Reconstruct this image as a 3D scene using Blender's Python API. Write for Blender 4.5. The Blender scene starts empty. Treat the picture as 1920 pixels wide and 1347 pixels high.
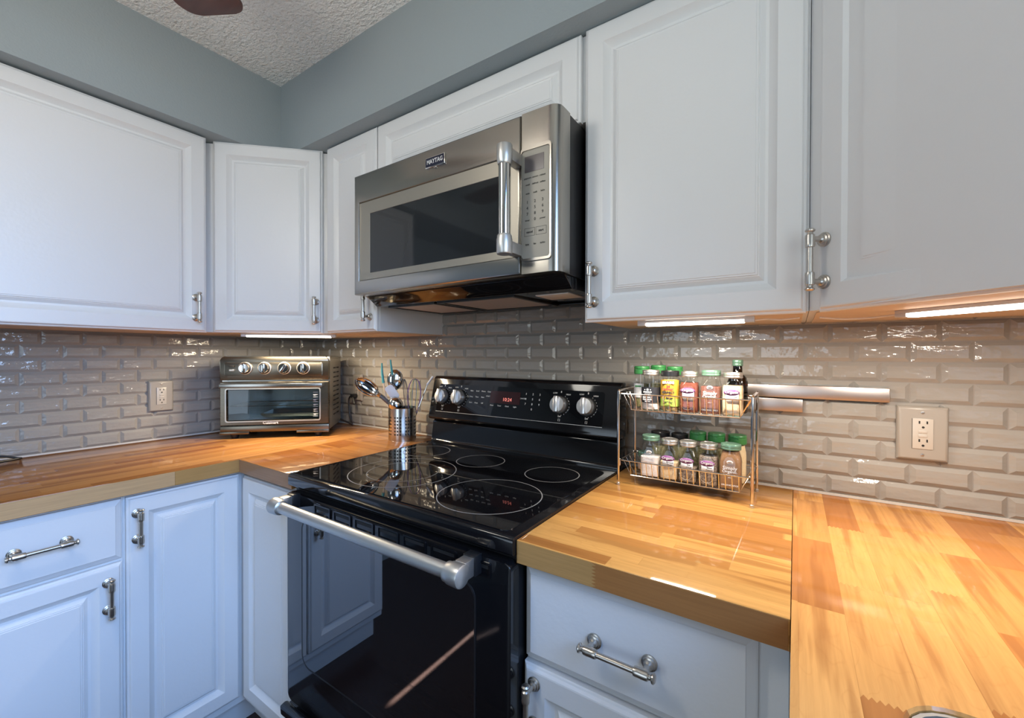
import bpy, bmesh, math, random
from mathutils import Vector, Matrix
random.seed(7)
PI = math.pi
sc = bpy.context.scene
C = sc.collection

# ---------------------------------------------------------------- camera, world, lights, exposure
cam = bpy.data.objects.new('camera', bpy.data.cameras.new('camera'))
C.objects.link(cam)
YAW, PIT, ROL = 0.58903, -0.00818, 0.00234
fw = Vector((-math.sin(YAW)*math.cos(PIT), math.cos(YAW)*math.cos(PIT), math.sin(PIT)))
rt = Vector((math.cos(YAW), math.sin(YAW), 0)); up = rt.cross(fw)
rt2 = rt*math.cos(ROL)+up*math.sin(ROL); up2 = -rt*math.sin(ROL)+up*math.cos(ROL)
M = Matrix((rt2, up2, -fw)).transposed().to_4x4()
M.translation = Vector((2.07398, -1.27086, 1.24684))
cam.matrix_world = M
cam.data.sensor_width = 36.0
cam.data.lens = 795.79/1920*36
cam.data.clip_start = 0.02
sc.camera = cam
sc.view_settings.view_transform = 'Standard'
sc.view_settings.look = 'None'
sc.view_settings.gamma = 1
sc.view_settings.use_curve_mapping = False
sc.view_settings.exposure = -0.2
try:
    sc.cycles.use_denoising = True
    sc.cycles.max_bounces = 10
    sc.cycles.transparent_max_bounces = 16
    sc.cycles.sample_clamp_indirect = 6.0
    sc.cycles.caustics_reflective = False
    sc.cycles.caustics_refractive = False
except Exception:
    pass
world = bpy.data.worlds.new('world'); sc.world = world
world.use_nodes = True
world.node_tree.nodes['Background'].inputs[0].default_value = (0.62, 0.78, 1.0, 1)
world.node_tree.nodes['Background'].inputs[1].default_value = 0.6

def area(name, loc, direction, sx, sy, power, color, spread=PI):
    l = bpy.data.lights.new(name, 'AREA'); l.shape = 'RECTANGLE'; l.size = sx; l.size_y = sy
    l.energy = power; l.color = color; l.spread = spread
    o = bpy.data.objects.new(name, l); C.objects.link(o)
    o.location = loc
    o.rotation_euler = Vector(direction).to_track_quat('-Z', 'Y').to_euler()
    return o
# daylight through the window over the sink (right wall), and the glazed door far behind the camera
area('daylight_sink_window', (2.69, -1.34, 1.56), (-1, 0, -0.62), 0.98, 0.98, 16, (0.24, 0.48, 1.0), math.radians(88))
area('daylight_patio_door', (1.35, -4.45, 1.15), (0, 1, -0.12), 1.5, 1.9, 12, (0.72, 0.86, 1.0), math.radians(120))

# added neutral fill at the same window, aimed up to brighten the ceiling, and a thin sunbeam through the patio door gap onto the floor
area('fill_light_sink_window', (2.685, -1.34, 1.56), (-1, 0, 0.55), 0.96, 0.96, 8.5, (0.92, 1.0, 0.96), math.radians(150))
area('sunbeam_door_gap', (0.877, -4.38, 1.52), (0, 1, -0.569), 0.009, 0.66, 4.0, (0.72, 0.9, 1.0), math.radians(0.5))

# power of the lamps the room has (their builders are further down)
FAN, LED_L, LED_R = 5.4, 8.5, 3.1

# ---------------------------------------------------------------- helpers
def mat(name, color=(.8,.8,.8), rough=.5, metal=0.0, coat=0.0, emis=None, estr=0.0, ior=1.5, aniso=0.0, spec=None):
    m = bpy.data.materials.new(name); m.use_nodes = True
    b = m.node_tree.nodes['Principled BSDF']
    b.inputs['Base Color'].default_value = (*color, 1)
    b.inputs['Roughness'].default_value = rough
    b.inputs['Metallic'].default_value = metal
    b.inputs['IOR'].default_value = ior
    if coat: b.inputs['Coat Weight'].default_value = coat; b.inputs['Coat Roughness'].default_value = .045
    if aniso: b.inputs['Anisotropic'].default_value = aniso
    if spec is not None: b.inputs['Specular IOR Level'].default_value = spec
    if emis: b.inputs['Emission Color'].default_value = (*emis, 1); b.inputs['Emission Strength'].default_value = estr
    return m
class NT:
    def __init__(s, m): s.t = m.node_tree; s.b = s.t.nodes['Principled BSDF']
    def n(s, typ, **kw):
        x = s.t.nodes.new(typ)
        for k, v in kw.items(): setattr(x, k, v)
        return x
    def l(s, a, b): s.t.links.new(a, b)
    def math(s, op, a, b=None, c=None):
        x = s.n('ShaderNodeMath', operation=op)
        for i, v in enumerate((a, b, c)):
            if v is None: continue
            if isinstance(v, (int, float)): x.inputs[i].default_value = v
            else: s.l(v, x.inputs[i])
        return x.outputs[0]
    def noise(s, vec, scale, detail=2, rough=.5):
        x = s.n('ShaderNodeTexNoise'); s.l(vec, x.inputs['Vector'])
        x.inputs['Scale'].default_value = scale; x.inputs['Detail'].default_value = detail; x.inputs['Roughness'].default_value = rough
        return x.outputs['Fac']
    def ramp(s, fac, stops):
        x = s.n('ShaderNodeValToRGB'); s.l(fac, x.inputs['Fac'])
        e = x.color_ramp.elements
        while len(e) < len(stops): e.new(.5)
        for i, (p, c) in enumerate(stops): e[i].position = p; e[i].color = (*c, 1)
        return x.outputs['Color']
    def mix(s, fac, a, b, mode='MIX'):
        x = s.n('ShaderNodeMix', data_type='RGBA', blend_type=mode)
        for k, v in ((0, fac), (6, a), (7, b)):
            if isinstance(v, (int, float)): x.inputs[k].default_value = v
            elif isinstance(v, tuple): x.inputs[k].default_value = (*v, 1)
            else: s.l(v, x.inputs[k])
        return x.outputs[2]
    def bump(s, h, dist, strength=1.0):
        x = s.n('ShaderNodeBump'); s.l(h, x.inputs['Height']); x.inputs['Distance'].default_value = dist; x.inputs['Strength'].default_value = strength
        s.l(x.outputs['Normal'], s.b.inputs['Normal'])
    def obj(s): return s.n('ShaderNodeTexCoord').outputs['Object']
    def scaled(s, vec, sc3):
        x = s.n('ShaderNodeMapping'); s.l(vec, x.inputs['Vector']); x.inputs['Scale'].default_value = sc3
        return x.outputs[0]

m_paint = mat('white_paint', (.74, .745, .75), .34)
nt = NT(m_paint); nt.bump(nt.noise(nt.obj(), 90, 2), .0003)
m_wall = mat('blue_grey_wall_paint', (.30, .345, .365), .55)
nt = NT(m_wall); nt.bump(nt.noise(nt.obj(), 160, 2), .0006)
m_ceil = mat('textured_ceiling', (.93, .93, .91), .9)
nt = NT(m_ceil); g = nt.obj()
h = nt.math('ADD', nt.noise(nt.scaled(g, (60, 95, 60)), 1, 3, .6), nt.math('MULTIPLY', nt.noise(g, 130, 2), .5))
nt.bump(h, .012)
m_floor = mat('dark_wood_floor', (.045, .022, .016), .25)
nt = NT(m_floor); g = nt.obj()
br = nt.n('ShaderNodeTexBrick'); nt.l(g, br.inputs['Vector']); br.inputs['Scale'].default_value = 1.0
br.inputs['Brick Width'].default_value = .9; br.inputs['Row Height'].default_value = .19; br.inputs['Mortar Size'].default_value = .004
br.inputs['Color1'].default_value = (.05, .024, .017, 1); br.inputs['Color2'].default_value = (.034, .017, .012, 1); br.inputs['Mortar'].default_value = (.012, .006, .005, 1)
nt.l(nt.mix(nt.noise(nt.scaled(g, (4, 60, 4)), 1, 3), br.outputs['Color'], (.03, .012, .008)), nt.b.inputs['Base Color'])
m_tile = mat('taupe_glazed_tile', (.310, .294, .268), .09, spec=.6)
nt = NT(m_tile); g = nt.obj()
nt.bump(nt.math('ADD', nt.noise(nt.scaled(g, (16, 16, 40)), 1, 2), nt.math('MULTIPLY', nt.noise(g, 70, 2), .25)), .0035)
m_grout = mat('warm_grey_grout', (.30, .275, .25), .8)
m_caulk = mat('caulk', (.55, .52, .48), .5)

def butcher(name, axis, seed, light, mid, dark, sw=.046, sl=.30, stops=(0, .22, .55)):
    m = mat(name, light, .4, coat=.55, spec=.02)
    nt = NT(m); sep = nt.n('ShaderNodeSeparateXYZ'); g = nt.obj(); nt.l(g, sep.inputs[0])
    u, v = (sep.outputs[0], sep.outputs[1]) if axis == 'x' else (sep.outputs[1], sep.outputs[0])
    vv = nt.math('ADD', nt.math('DIVIDE', v, sw), seed*7.31+40.02)
    row = nt.math('FLOOR', vv); fv = nt.math('FRACT', vv)
    wn = nt.n('ShaderNodeTexWhiteNoise', noise_dimensions='1D'); nt.l(row, wn.inputs['W'])
    uu = nt.math('ADD', nt.math('DIVIDE', u, sl), nt.math('MULTIPLY', wn.outputs['Value'], 5.0))
    # some staves end in finger joints
    saw = nt.math('ABSOLUTE', nt.math('SUBTRACT', nt.math('FRACT', nt.math('MULTIPLY', fv, 8.0)), .5))
    uu = nt.math('ADD', uu, nt.math('MULTIPLY', nt.math('MULTIPLY', saw, .012/sl), nt.math('GREATER_THAN', wn.outputs['Value'], .68)))
    cell = nt.math('FLOOR', uu)
    cv = nt.n('ShaderNodeCombineXYZ'); nt.l(row, cv.inputs[0]); nt.l(cell, cv.inputs[1]); cv.inputs[2].default_value = seed
    w2 = nt.n('ShaderNodeTexWhiteNoise', noise_dimensions='3D'); nt.l(cv.outputs[0], w2.inputs['Vector'])
    base = nt.ramp(w2.outputs['Value'], [(stops[0], dark), (stops[1], mid), (stops[2], light), (1, tuple(min(1, c*1.15) for c in light))])
    # grain: stretched along the stave, shifted per stave
    sh = nt.n('ShaderNodeVectorMath', operation='ADD'); nt.l(g, sh.inputs[0])
    sv = nt.n('ShaderNodeVectorMath', operation='SCALE'); nt.l(w2.outputs['Color'], sv.inputs[0]); sv.inputs['Scale'].default_value = 3.0
    nt.l(sv.outputs[0], sh.inputs[1])
    S = lambda a_, c_: (a_, c_, c_) if axis == 'x' else (c_, a_, c_)
    fine = nt.noise(nt.scaled(sh.outputs[0], S(6, 150)), 1, 4, .65)
    broad = nt.noise(nt.scaled(sh.outputs[0], S(2.6, 34)), 1, 3, .6)
    cath = nt.noise(nt.scaled(sh.outputs[0], S(7, 20)), 1, 2, .5)
    col = nt.mix(nt.math('MULTIPLY', nt.math('SUBTRACT', fine, .32), .75), base, tuple(c*.55 for c in mid))
    streak = nt.ramp(broad, [(0, (0, 0, 0)), (.53, (0, 0, 0)), (.64, (1, 1, 1)), (1, (1, 1, 1))])
    col = nt.mix(nt.math('MULTIPLY', streak, .62), col, tuple(c*.78 for c in dark))
    rings = nt.ramp(nt.math('FRACT', nt.math('MULTIPLY', cath, 9.0)), [(0, (1, 1, 1)), (.10, (0, 0, 0)), (.92, (0, 0, 0)), (1, (1, 1, 1))])
    col = nt.mix(nt.math('MULTIPLY', rings, .13), col, dark)
    fu = nt.math('FRACT', uu)
    gap = nt.math('MAXIMUM', nt.math('LESS_THAN', fv, .015), nt.math('LESS_THAN', fu, .003))
    col = nt.mix(nt.math('MULTIPLY', gap, .22), col, tuple(c*.5 for c in dark))
    nt.l(col, nt.b.inputs['Base Color'])
    nt.bump(fine, .00012)
    return m
m_butch_left_shaded = butcher('butcher_block_left_shaded', 'y', 1, (.35, .165, .054), (.29, .122, .037), (.21, .076, .023), .034, .30)  # same wood, colour darkened for the shade under the wall cabinets
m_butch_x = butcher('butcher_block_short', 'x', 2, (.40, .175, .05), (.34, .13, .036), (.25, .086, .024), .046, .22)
m_butch_x2 = butcher('butcher_block_right', 'x', 3, (.56, .29, .085), (.485, .225, .06), (.36, .145, .038), .030, .26)
m_butch_sink = butcher('butcher_block_sink', 'y', 11, (.60, .30, .092), (.47, .195, .055), (.38, .14, .038), .050, .25, (0, .36, .74))
m_rawwood = mat('raw_cabinet_wood', (.66, .46, .30), .6)
nt = NT(m_rawwood); nt.l(nt.mix(nt.noise(nt.scaled(nt.obj(), (6, 60, 60)), 1, 3), (.74, .60, .46), (.62, .47, .34)), nt.b.inputs['Base Color'])
def steel(name, color, rough, s3, aniso=.0, amt=.035):
    m = mat(name, color, rough, 1.0, aniso=aniso)
    nt = NT(m); nz = nt.noise(nt.scaled(nt.obj(), s3), 1, 3)
    nt.l(nt.math('ADD', nt.math('MULTIPLY', nz, amt*2), rough-amt), nt.b.inputs['Roughness'])
    return m
m_steel = steel('brushed_stainless', (.40, .38, .345), .24, (6, 6, 500))
m_steel_pale = steel('pale_stainless', (.56, .53, .48), .3, (6, 6, 300))
m_panel = mat('champagne_panel', (.33, .305, .255), .5, .15)
m_steel_cyl = steel('brushed_stainless_cylinder', (.60, .59, .57), .22, (300, 300, 6))
m_champ = mat('champagne_trim', (.36, .335, .285), .40, .7)
m_darksteel = steel('dark_stainless', (.19, .165, .13), .27, (4, 4, 400), amt=.015)
m_nickel = mat('brushed_nickel', (.52, .49, .45), .30, 1.0)
m_chrome = mat('chrome_wire', (.78, .76, .74), .12, 1.0)
m_satin = mat('satin_aluminium', (.60, .60, .58), .38, .9)
m_black = mat('black_enamel', (.006, .006, .007), .07)
m_blackm = mat('black_plastic', (.012, .012, .013), .38)
m_glass_blk = mat('black_ceramic_glass', (.004, .004, .005), .025)
m_oven_win = mat('black_oven_window_glass', (.004, .004, .005), .02, ior=2.4)
m_glass_mw = mat('dark_microwave_glass', (.018, .020, .022), .05)
m_ring = mat('burner_ring_print', (.27, .265, .26), .35)
m_white_print = mat('white_print', (.72, .72, .70), .5)
m_dark_print = mat('dark_print', (.05, .045, .04), .5)
m_display = mat('display_glass', (.03, .008, .008), .08)
m_display_mw = mat('grey_display', (.10, .085, .085), .2)
m_red = mat('red_led_digits', (.9, .25, .2), .5, emis=(1, .25, .2), estr=.8)
m_navy = mat('navy_badge', (.012, .014, .035), .3)
m_knob = mat('silver_knob', (.62, .62, .62), .28, .85)
m_filter = mat('grease_filter', (.62, .52, .46), .45, .6)
m_lens = mat('frosted_lens', (.75, .72, .68), .4)
m_plate = mat('taupe_wall_plate', (.32, .295, .26), .28)
m_recept = mat('receptacle_plastic', (.46, .425, .375), .3)
m_slot = mat('dark_slot', (.01, .01, .01), .6)
m_led = mat('led_lens', (1, 1, 1), .4, emis=(1, .93, .82), estr=9)
m_ledcase = mat('led_housing', (.62, .62, .64), .4)
m_cable = mat('white_cable', (.75, .70, .64), .5)
m_teal = mat('teal_silicone', (.05, .30, .33), .45)
m_greynylon = mat('grey_nylon', (.10, .10, .11), .4)
m_polished = mat('polished_steel', (.66, .64, .61), .10, 1.0)
m_whiteplastic = mat('white_plastic', (.72, .72, .78), .4)
m_beige = mat('beige_handle', (.62, .50, .38), .4)
m_purple = mat('purple_silicone', (.20, .10, .30), .4)
m_lime = mat('lime_silicone', (.42, .48, .18), .4)
m_bluesil = mat('blue_silicone', (.10, .22, .33), .4)
m_fanwood = mat('mahogany_blade', (.10, .028, .018), .4)
nt = NT(m_fanwood); nt.l(nt.mix(nt.noise(nt.scaled(nt.obj(), (6, 70, 6)), 1, 4), (.13, .038, .024), (.05, .014, .01)), nt.b.inputs['Base Color'])
m_fanmetal = mat('bronze_fan_metal', (.10, .07, .05), .35, .8)
m_globe = mat('frosted_globe', (.9, .88, .82), .4, emis=(1, .95, .86), estr=16)
m_sink = mat('grey_composite_sink', (.25, .215, .175), .35)
m_silverlid = mat('silver_lid', (.62, .60, .57), .33, .9)
m_sagelid = mat('sage_metal_lid', (.16, .30, .22), .3, .45)
m_greenlid = mat('green_plastic_lid', (.035, .20, .055), .38)
m_blacklid = mat('black_plastic_lid', (.012, .012, .014), .3)
m_label_w = mat('white_label', (.72, .73, .76), .5)
m_label_p = mat('purple_label', (.20, .055, .22), .5)
m_label_b = mat('black_label', (.018, .020, .028), .5)
m_label_y = mat('yellow_label', (.62, .35, .04), .5)
m_label_g = mat('lime_label', (.42, .55, .10), .5)
m_label_r = mat('red_label', (.62, .06, .06), .5)
m_vinyl = mat('window_vinyl', (.8, .8, .8), .4)

def glass(name, tint, refl=.06, rough=.02):
    m = bpy.data.materials.new(name); m.use_nodes = True; t = m.node_tree
    t.nodes.remove(t.nodes['Principled BSDF'])
    tr = t.nodes.new('ShaderNodeBsdfTransparent'); tr.inputs[0].default_value = (*tint, 1)
    gl = t.nodes.new('ShaderNodeBsdfGlossy'); gl.inputs['Roughness'].default_value = rough; gl.inputs['Color'].default_value = (.9, .9, .9, 1)
    fr = t.nodes.new('ShaderNodeFresnel'); fr.inputs[0].default_value = 1.5
    ad = t.nodes.new('ShaderNodeMath'); ad.operation = 'ADD'; ad.inputs[1].default_value = refl-.04
    mx = t.nodes.new('ShaderNodeMixShader')
    ge = t.nodes.new('ShaderNodeNewGeometry'); mu = t.nodes.new('ShaderNodeMath'); mu.operation = 'MULTIPLY_ADD'
    mu.inputs[1].default_value = -1.0; mu.inputs[2].default_value = 1.0; m2 = t.nodes.new('ShaderNodeMath'); m2.operation = 'MULTIPLY'
    t.links.new(ge.outputs['Backfacing'], mu.inputs[0]); t.links.new(mu.outputs[0], m2.inputs[0])
    t.links.new(fr.outputs[0], ad.inputs[0]); t.links.new(ad.outputs[0], m2.inputs[1]); t.links.new(m2.outputs[0], mx.inputs[0])
    t.links.new(tr.outputs[0], mx.inputs[1]); t.links.new(gl.outputs[0], mx.inputs[2])
    t.links.new(mx.outputs[0], t.nodes['Material Output'].inputs[0])
    return m
m_jar = glass('clear_jar_glass', (.965, .97, .96), .05)
m_amber = glass('amber_bottle_glass', (.10, .03, .012), .07)
m_ovenglass = glass('tinted_oven_glass', (.68, .73, .75), .06)
m_pane = glass('window_pane', (.97, .98, .98), .05)

def spice(name, a, b, scale=220):
    m = mat(name, a, .8); nt = NT(m)
    v = nt.noise(nt.obj(), scale, 2, .6)
    nt.l(nt.ramp(v, [(0, b), (.42, b), (.58, a), (1, a)]), nt.b.inputs['Base Color'])
    return m
m_s_salt = spice('salt', (.82, .76, .74), (.74, .66, .64))
m_s_pinksalt = spice('pink_salt', (.62, .40, .34), (.72, .55, .48))
m_s_herb = spice('dried_herb', (.16, .15, .05), (.30, .26, .12), 260)
m_s_red = spice('red_spice', (.19, .045, .022), (.15, .033, .018))
m_s_paprika = spice('paprika', (.20, .075, .052), (.165, .06, .042))
m_s_tan = spice('tan_powder', (.72, .56, .36), (.66, .48, .30))
m_s_cream = spice('cream_powder', (.78, .66, .44), (.72, .60, .38))
m_s_brown = spice('cinnamon', (.27, .145, .07), (.24, .125, .058))
m_s_seed = spice('dark_seeds', (.10, .07, .055), (.30, .24, .19), 320)
m_s_leaf = spice('bay_leaf', (.40, .36, .18), (.55, .48, .26), 90)
m_s_mix = spice('seasoning_mix', (.52, .38, .16), (.28, .20, .09), 260)

ROOT = {}
def setp(o, label=None, cat=None, group=None, kind=None):
    if label: o['label'] = label
    if cat: o['category'] = cat
    if group: o['group'] = group
    if kind: o['kind'] = kind
    return o
def thing(name, label, cat, loc=(0, 0, 0), rz=0.0, group=None):
    o = bpy.data.objects.new(name, None); C.objects.link(o)
    o.empty_display_size = .05
    o.location = loc; o.rotation_euler = (0, 0, rz)
    ROOT[o.name] = Matrix.Translation(loc) @ Matrix.Rotation(rz, 4, 'Z')
    return setp(o, label, cat, group)

class MB:
    def __init__(s): s.bm = bmesh.new(); s.mats = []; s.mi = 0
    def use(s, m):
        if m not in s.mats: s.mats.append(m)
        s.mi = s.mats.index(m); return s
    def _f(s, vs, smooth=True):
        try:
            f = s.bm.faces.new(vs); f.material_index = s.mi; f.smooth = smooth; return f
        except ValueError: return None
    def box(s, x0, x1, y0, y1, z0, z1, bev=0, seg=2, T=None):
        x0, x1 = min(x0, x1), max(x0, x1); y0, y1 = min(y0, y1), max(y0, y1); z0, z1 = min(z0, z1), max(z0, z1)
        T = T or Matrix.Identity(4)
        vs = [s.bm.verts.new(T @ Vector(p)) for p in ((x0,y0,z0),(x1,y0,z0),(x1,y1,z0),(x0,y1,z0),(x0,y0,z1),(x1,y0,z1),(x1,y1,z1),(x0,y1,z1))]
        fs = [s._f([vs[i] for i in q]) for q in ((0,3,2,1),(4,5,6,7),(0,1,5,4),(1,2,6,5),(2,3,7,6),(3,0,4,7))]
        if bev:
            ed = list({e for f in fs for e in f.edges})
            r = bmesh.ops.bevel(s.bm, geom=ed, offset=bev, segments=seg, affect='EDGES', profile=.5, clamp_overlap=True)
            for f in r['faces']: f.material_index = s.mi; f.smooth = True
        return s
    def prism(s, poly, a, b, T=None, bev=0, seg=2):
        """polygon in local xy, extruded along local z from a to b"""
        T = T or Matrix.Identity(4)
        n = len(poly)
        lo = [s.bm.verts.new(T @ Vector((p[0], p[1], a))) for p in poly]
        hi = [s.bm.verts.new(T @ Vector((p[0], p[1], b))) for p in poly]
        fs = [s._f(lo[::-1]), s._f(hi)]
        for i in range(n): fs.append(s._f([lo[i], lo[(i+1) % n], hi[(i+1) % n], hi[i]]))
        if bev:
            ed = list({e for f in fs if f for e in f.edges})
            r = bmesh.ops.bevel(s.bm, geom=ed, offset=bev, segments=seg, affect='EDGES', profile=.5, clamp_overlap=True)
            for f in r['faces']: f.material_index = s.mi; f.smooth = True
        return s
    def lathe(s, prof, T=None, seg=24, cap=True):
        """prof: list of (r, z) about local z"""
        T = T or Matrix.Identity(4)
        rings = []
        for r, z in prof:
            if r < 1e-6: rings.append([s.bm.verts.new(T @ Vector((0, 0, z)))])
            else: rings.append([s.bm.verts.new(T @ Vector((r*math.cos(2*PI*i/seg), r*math.sin(2*PI*i/seg), z))) for i in range(seg)])
        for A, B in zip(rings, rings[1:]):
            for i in range(seg):
                j = (i+1) % seg
                if len(A) == 1 and len(B) == 1: continue
                if len(A) == 1: s._f([A[0], B[j], B[i]])
                elif len(B) == 1: s._f([A[i], A[j], B[0]])
                else: s._f([A[i], A[j], B[j], B[i]])
        if cap:
            if len(rings[0]) > 1: s._f(rings[0][::-1])
            if len(rings[-1]) > 1: s._f(rings[-1])
        return s
    def loops(s, rings, capa=True, capb=True, closed=True):
        R = [[s.bm.verts.new(Vector(p)) for p in r] for r in rings]
        n = len(R[0])
        for A, B in zip(R, R[1:]):
            for i in range(n if closed else n-1): s._f([A[i], A[(i+1) % n], B[(i+1) % n], B[i]])
        if capa: s._f(R[0][::-1])
        if capb: s._f(R[-1])
        return s
    def tube(s, pts, r, seg=8, closed=False, r2=None):
        P = [Vector(p) for p in pts]; n = len(P); rings = []
        prev = None
        for i, p in enumerate(P):
            if closed: t = (P[(i+1) % n]-P[i-1])
            else: t = P[min(i+1, n-1)]-P[max(i-1, 0)]
            t.normalize()
            if prev is None:
                a = Vector((0, 0, 1)) if abs(t.z) < .9 else Vector((1, 0, 0))
                u = t.cross(a).normalized()
            else:
                u = (prev-t*prev.dot(t)).normalized()
            prev = u; w = t.cross(u)
            rr = r if r2 is None else r+(r2-r)*i/(n-1)
            rings.append([p+u*rr*math.cos(2*PI*k/seg)+w*rr*math.sin(2*PI*k/seg) for k in range(seg)])
        if closed: rings.append(rings[0]); return s.loops(rings, False, False)
        return s.loops(rings)
    def cyl(s, p0, p1, r, seg=16, r2=None):
        return s.tube([p0, p1], r, seg, r2=r2)
    def sphere(s, c, r, sx=1, sy=1, sz=1, seg=16, T=None):
        T = T or Matrix.Identity(4)
        prof = [(r*math.sin(PI*i/10), -r*math.cos(PI*i/10)) for i in range(11)]
        prof[0] = (0, -r); prof[-1] = (0, r)
        return s.lathe(prof, T @ Matrix.Translation(c) @ Matrix.Diagonal((sx, sy, sz, 1)), seg)
    def text(s, body, T, size, bold=0.0, align='CENTER', depth=.0003, sx=1.0):
        cu = bpy.data.curves.new('t', 'FONT'); cu.body = body; cu.size = size; cu.align_x = align; cu.align_y = 'CENTER'
        cu.offset = bold; cu.extrude = depth/2; cu.resolution_u = 2
        o = bpy.data.objects.new('t', cu)
        me = bpy.data.meshes.new_from_object(o)
        mtx = T @ Matrix.Diagonal((sx, 1, 1, 1))
        off = len(s.bm.verts)
        vs = [s.bm.verts.new(mtx @ v.co) for v in me.vertices]
        for p in me.polygons: s._f([vs[i] for i in p.vertices], False)
        bpy.data.objects.remove(o); bpy.data.curves.remove(cu); bpy.data.meshes.remove(me)
        return s
    def xf(s, Mx):
        bmesh.ops.transform(s.bm, matrix=Mx, verts=s.bm.verts[:]); return s
    def done(s, name, parent=None, world=True, angle=35, label=None):
        me = bpy.data.meshes.new(name)
        root = parent
        while root is not None and root.parent is not None: root = root.parent
        if world and root is not None and root.name in ROOT: s.xf(ROOT[root.name].inverted())
        bmesh.ops.recalc_face_normals(s.bm, faces=s.bm.faces[:])
        s.bm.to_mesh(me); s.bm.free()
        for m in s.mats: me.materials.append(m)
        try: me.set_sharp_from_angle(angle=math.radians(angle))
        except Exception: pass
        o = bpy.data.objects.new(name, me); C.objects.link(o)
        if parent is not None: o.parent = parent
        if label: o['label'] = label
        return o
def B(m): return MB().use(m)
def frame(O, U, N):
    U = Vector(U).normalized(); N = Vector(N).normalized(); V = Vector((0, 0, 1))
    m = Matrix((U, V, N)).transposed().to_4x4(); m.translation = Vector(O); return m
def to_z(p, d):
    """matrix whose local z points along d, at p"""
    q = Vector(d).to_track_quat('Z', 'Y').to_matrix().to_4x4(); q.translation = Vector(p); return q
def curve_pts(pts, n=8):
    """Catmull-Rom through pts"""
    P = [Vector(p) for p in pts]; out = []
    for i in range(len(P)-1):
        a, b, c, d = P[max(i-1, 0)], P[i], P[i+1], P[min(i+2, len(P)-1)]
        for k in range(n):
            t = k/n
            out.append(.5*((2*b)+(c-a)*t+(2*a-5*b+4*c-d)*t*t+(3*b-a-3*c+d)*t**3))
    out.append(P[-1]); return out

# ---------------------------------------------------------------- room shell
RX, FY, CZ = 2.70, -4.5, 2.302
def struct(mb, name, kind='structure'):
    o = mb.done(name); o['kind'] = kind; return o
floor = struct(B(m_floor).box(-.1, RX+.1, FY-.1, .1, -.1, 0), 'floor')
ceil = struct(B(m_ceil).box(-.1, RX+.1, FY-.1, .1, CZ, CZ+.1), 'ceiling')
wb = struct(B(m_wall).box(-.1, RX+.1, 0, .1, 0, CZ), 'wall_back')
wl = struct(B(m_wall).box(-.1, 0, FY, 0, 0, CZ), 'wall_left')
WY0, WY1, WZ0, WZ1 = -1.84, -.84, 1.06, 2.06
mb = B(m_wall)
mb.box(RX, RX+.1, FY, WY0, 0, CZ); mb.box(RX, RX+.1, WY1, 0, 0, CZ); mb.box(RX, RX+.1, WY0, WY1, 0, WZ0); mb.box(RX, RX+.1, WY0, WY1, WZ1, CZ)
wr = struct(mb, 'wall_right')
DX0, DX1, DZ1 = .55, 2.15, 2.05
mb = B(m_wall)
mb.box(-.1, DX0, FY-.1, FY, 0, CZ); mb.box(DX1, RX+.1, FY-.1, FY, 0, CZ); mb.box(DX0, DX1, FY-.1, FY, DZ1, CZ)
wf = struct(mb, 'wall_front')
# window over the sink
mb = B(m_vinyl)
for y in (WY0, WY1): mb.box(RX-.012, RX+.09, y-.02, y+.02, WZ0-.02, WZ1+.02)
for z in (WZ0, WZ1): mb.box(RX-.012, RX+.09, WY0-.02, WY1+.02, z-.02, z+.02)
mb.box(RX+.03, RX+.07, WY0, WY1, 1.54, 1.58)
win = struct(mb, 'window_1')
B(m_pane).box(RX+.045, RX+.05, WY0+.02, WY1-.02, WZ0+.02, WZ1-.02).done('window_pane', win)
mb = B(m_vinyl)
for x in (DX0, DX1, (DX0+DX1)/2): mb.box(x-.04, x+.04, FY-.08, FY+.012, 0, DZ1+.02)
for z in (.04, DZ1): mb.box(DX0, DX1, FY-.08, FY+.012, z-.04, z+.03)
dr = struct(mb, 'door_1')
B(m_pane).box(DX0, DX1, FY-.05, FY-.045, .05, DZ1).done('door_pane', dr)
# soffits above the wall cabinets
SD, SZ = .383, 2.022
struct(B(m_wall).box(0, SD, FY, 0, SZ, CZ), 'trim_1')
struct(B(m_wall).box(SD, RX, -SD, 0, SZ, CZ), 'trim_2')
struct(B(m_wall).box(RX-SD, RX, -.70, -SD, SZ, CZ), 'trim_3')

# beveled tile splashback: one mesh per wall
TP, TH, Z0 = .0980, .0450, .919
def tiles(fr, u0, u1, z0, ztop, ref, name, parent):
    mb = B(m_grout).box(u0, u1, z0-.006, ztop, -.0005, .0022)
    mb.use(m_tile)
    k = 0
    while True:
        a = Z0+k*TH; b = min(a+TH, ztop)
        if b-a < .012: break
        r = ref+(TP/2 if k % 2 else 0)
        i0 = math.floor((u0-r)/TP)
        x = r+i0*TP
        while x < u1-1e-4:
            p, q = max(x, u0), min(x+TP, u1)
            if q-p > .008:
                g = .0009; bv = min(.0085, (q-p)/3, (b-a)/3)
                R = []
                lx, rx = (bv if p == x else .0005), (bv if q == x+TP else .0005)
                for (d0, d1, e, w) in ((0, 0, 0, .001), (0, 0, 0, .0028), (lx, rx, bv, .0086)):
                    R.append([(p+g+d0, a+g+e, w), (q-g-d1, a+g+e, w), (q-g-d1, b-g-e, w), (p+g+d0, b-g-e, w)])
                mb.loops(R, False, True)
            x += TP
        k += 1
        if k > 14: break
    mb.use(m_caulk).box(u0, u1, z0-.0045, z0+.001, .001, .006)
    mb.xf(fr)
    return mb.done(name, parent, angle=10)
tiles(frame((0, 0, 0), (1, 0, 0), (0, -1, 0)), .006, RX-.006, Z0, 1.4255, 2.236-TP*30, 'tile_splashback', wb)
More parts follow.
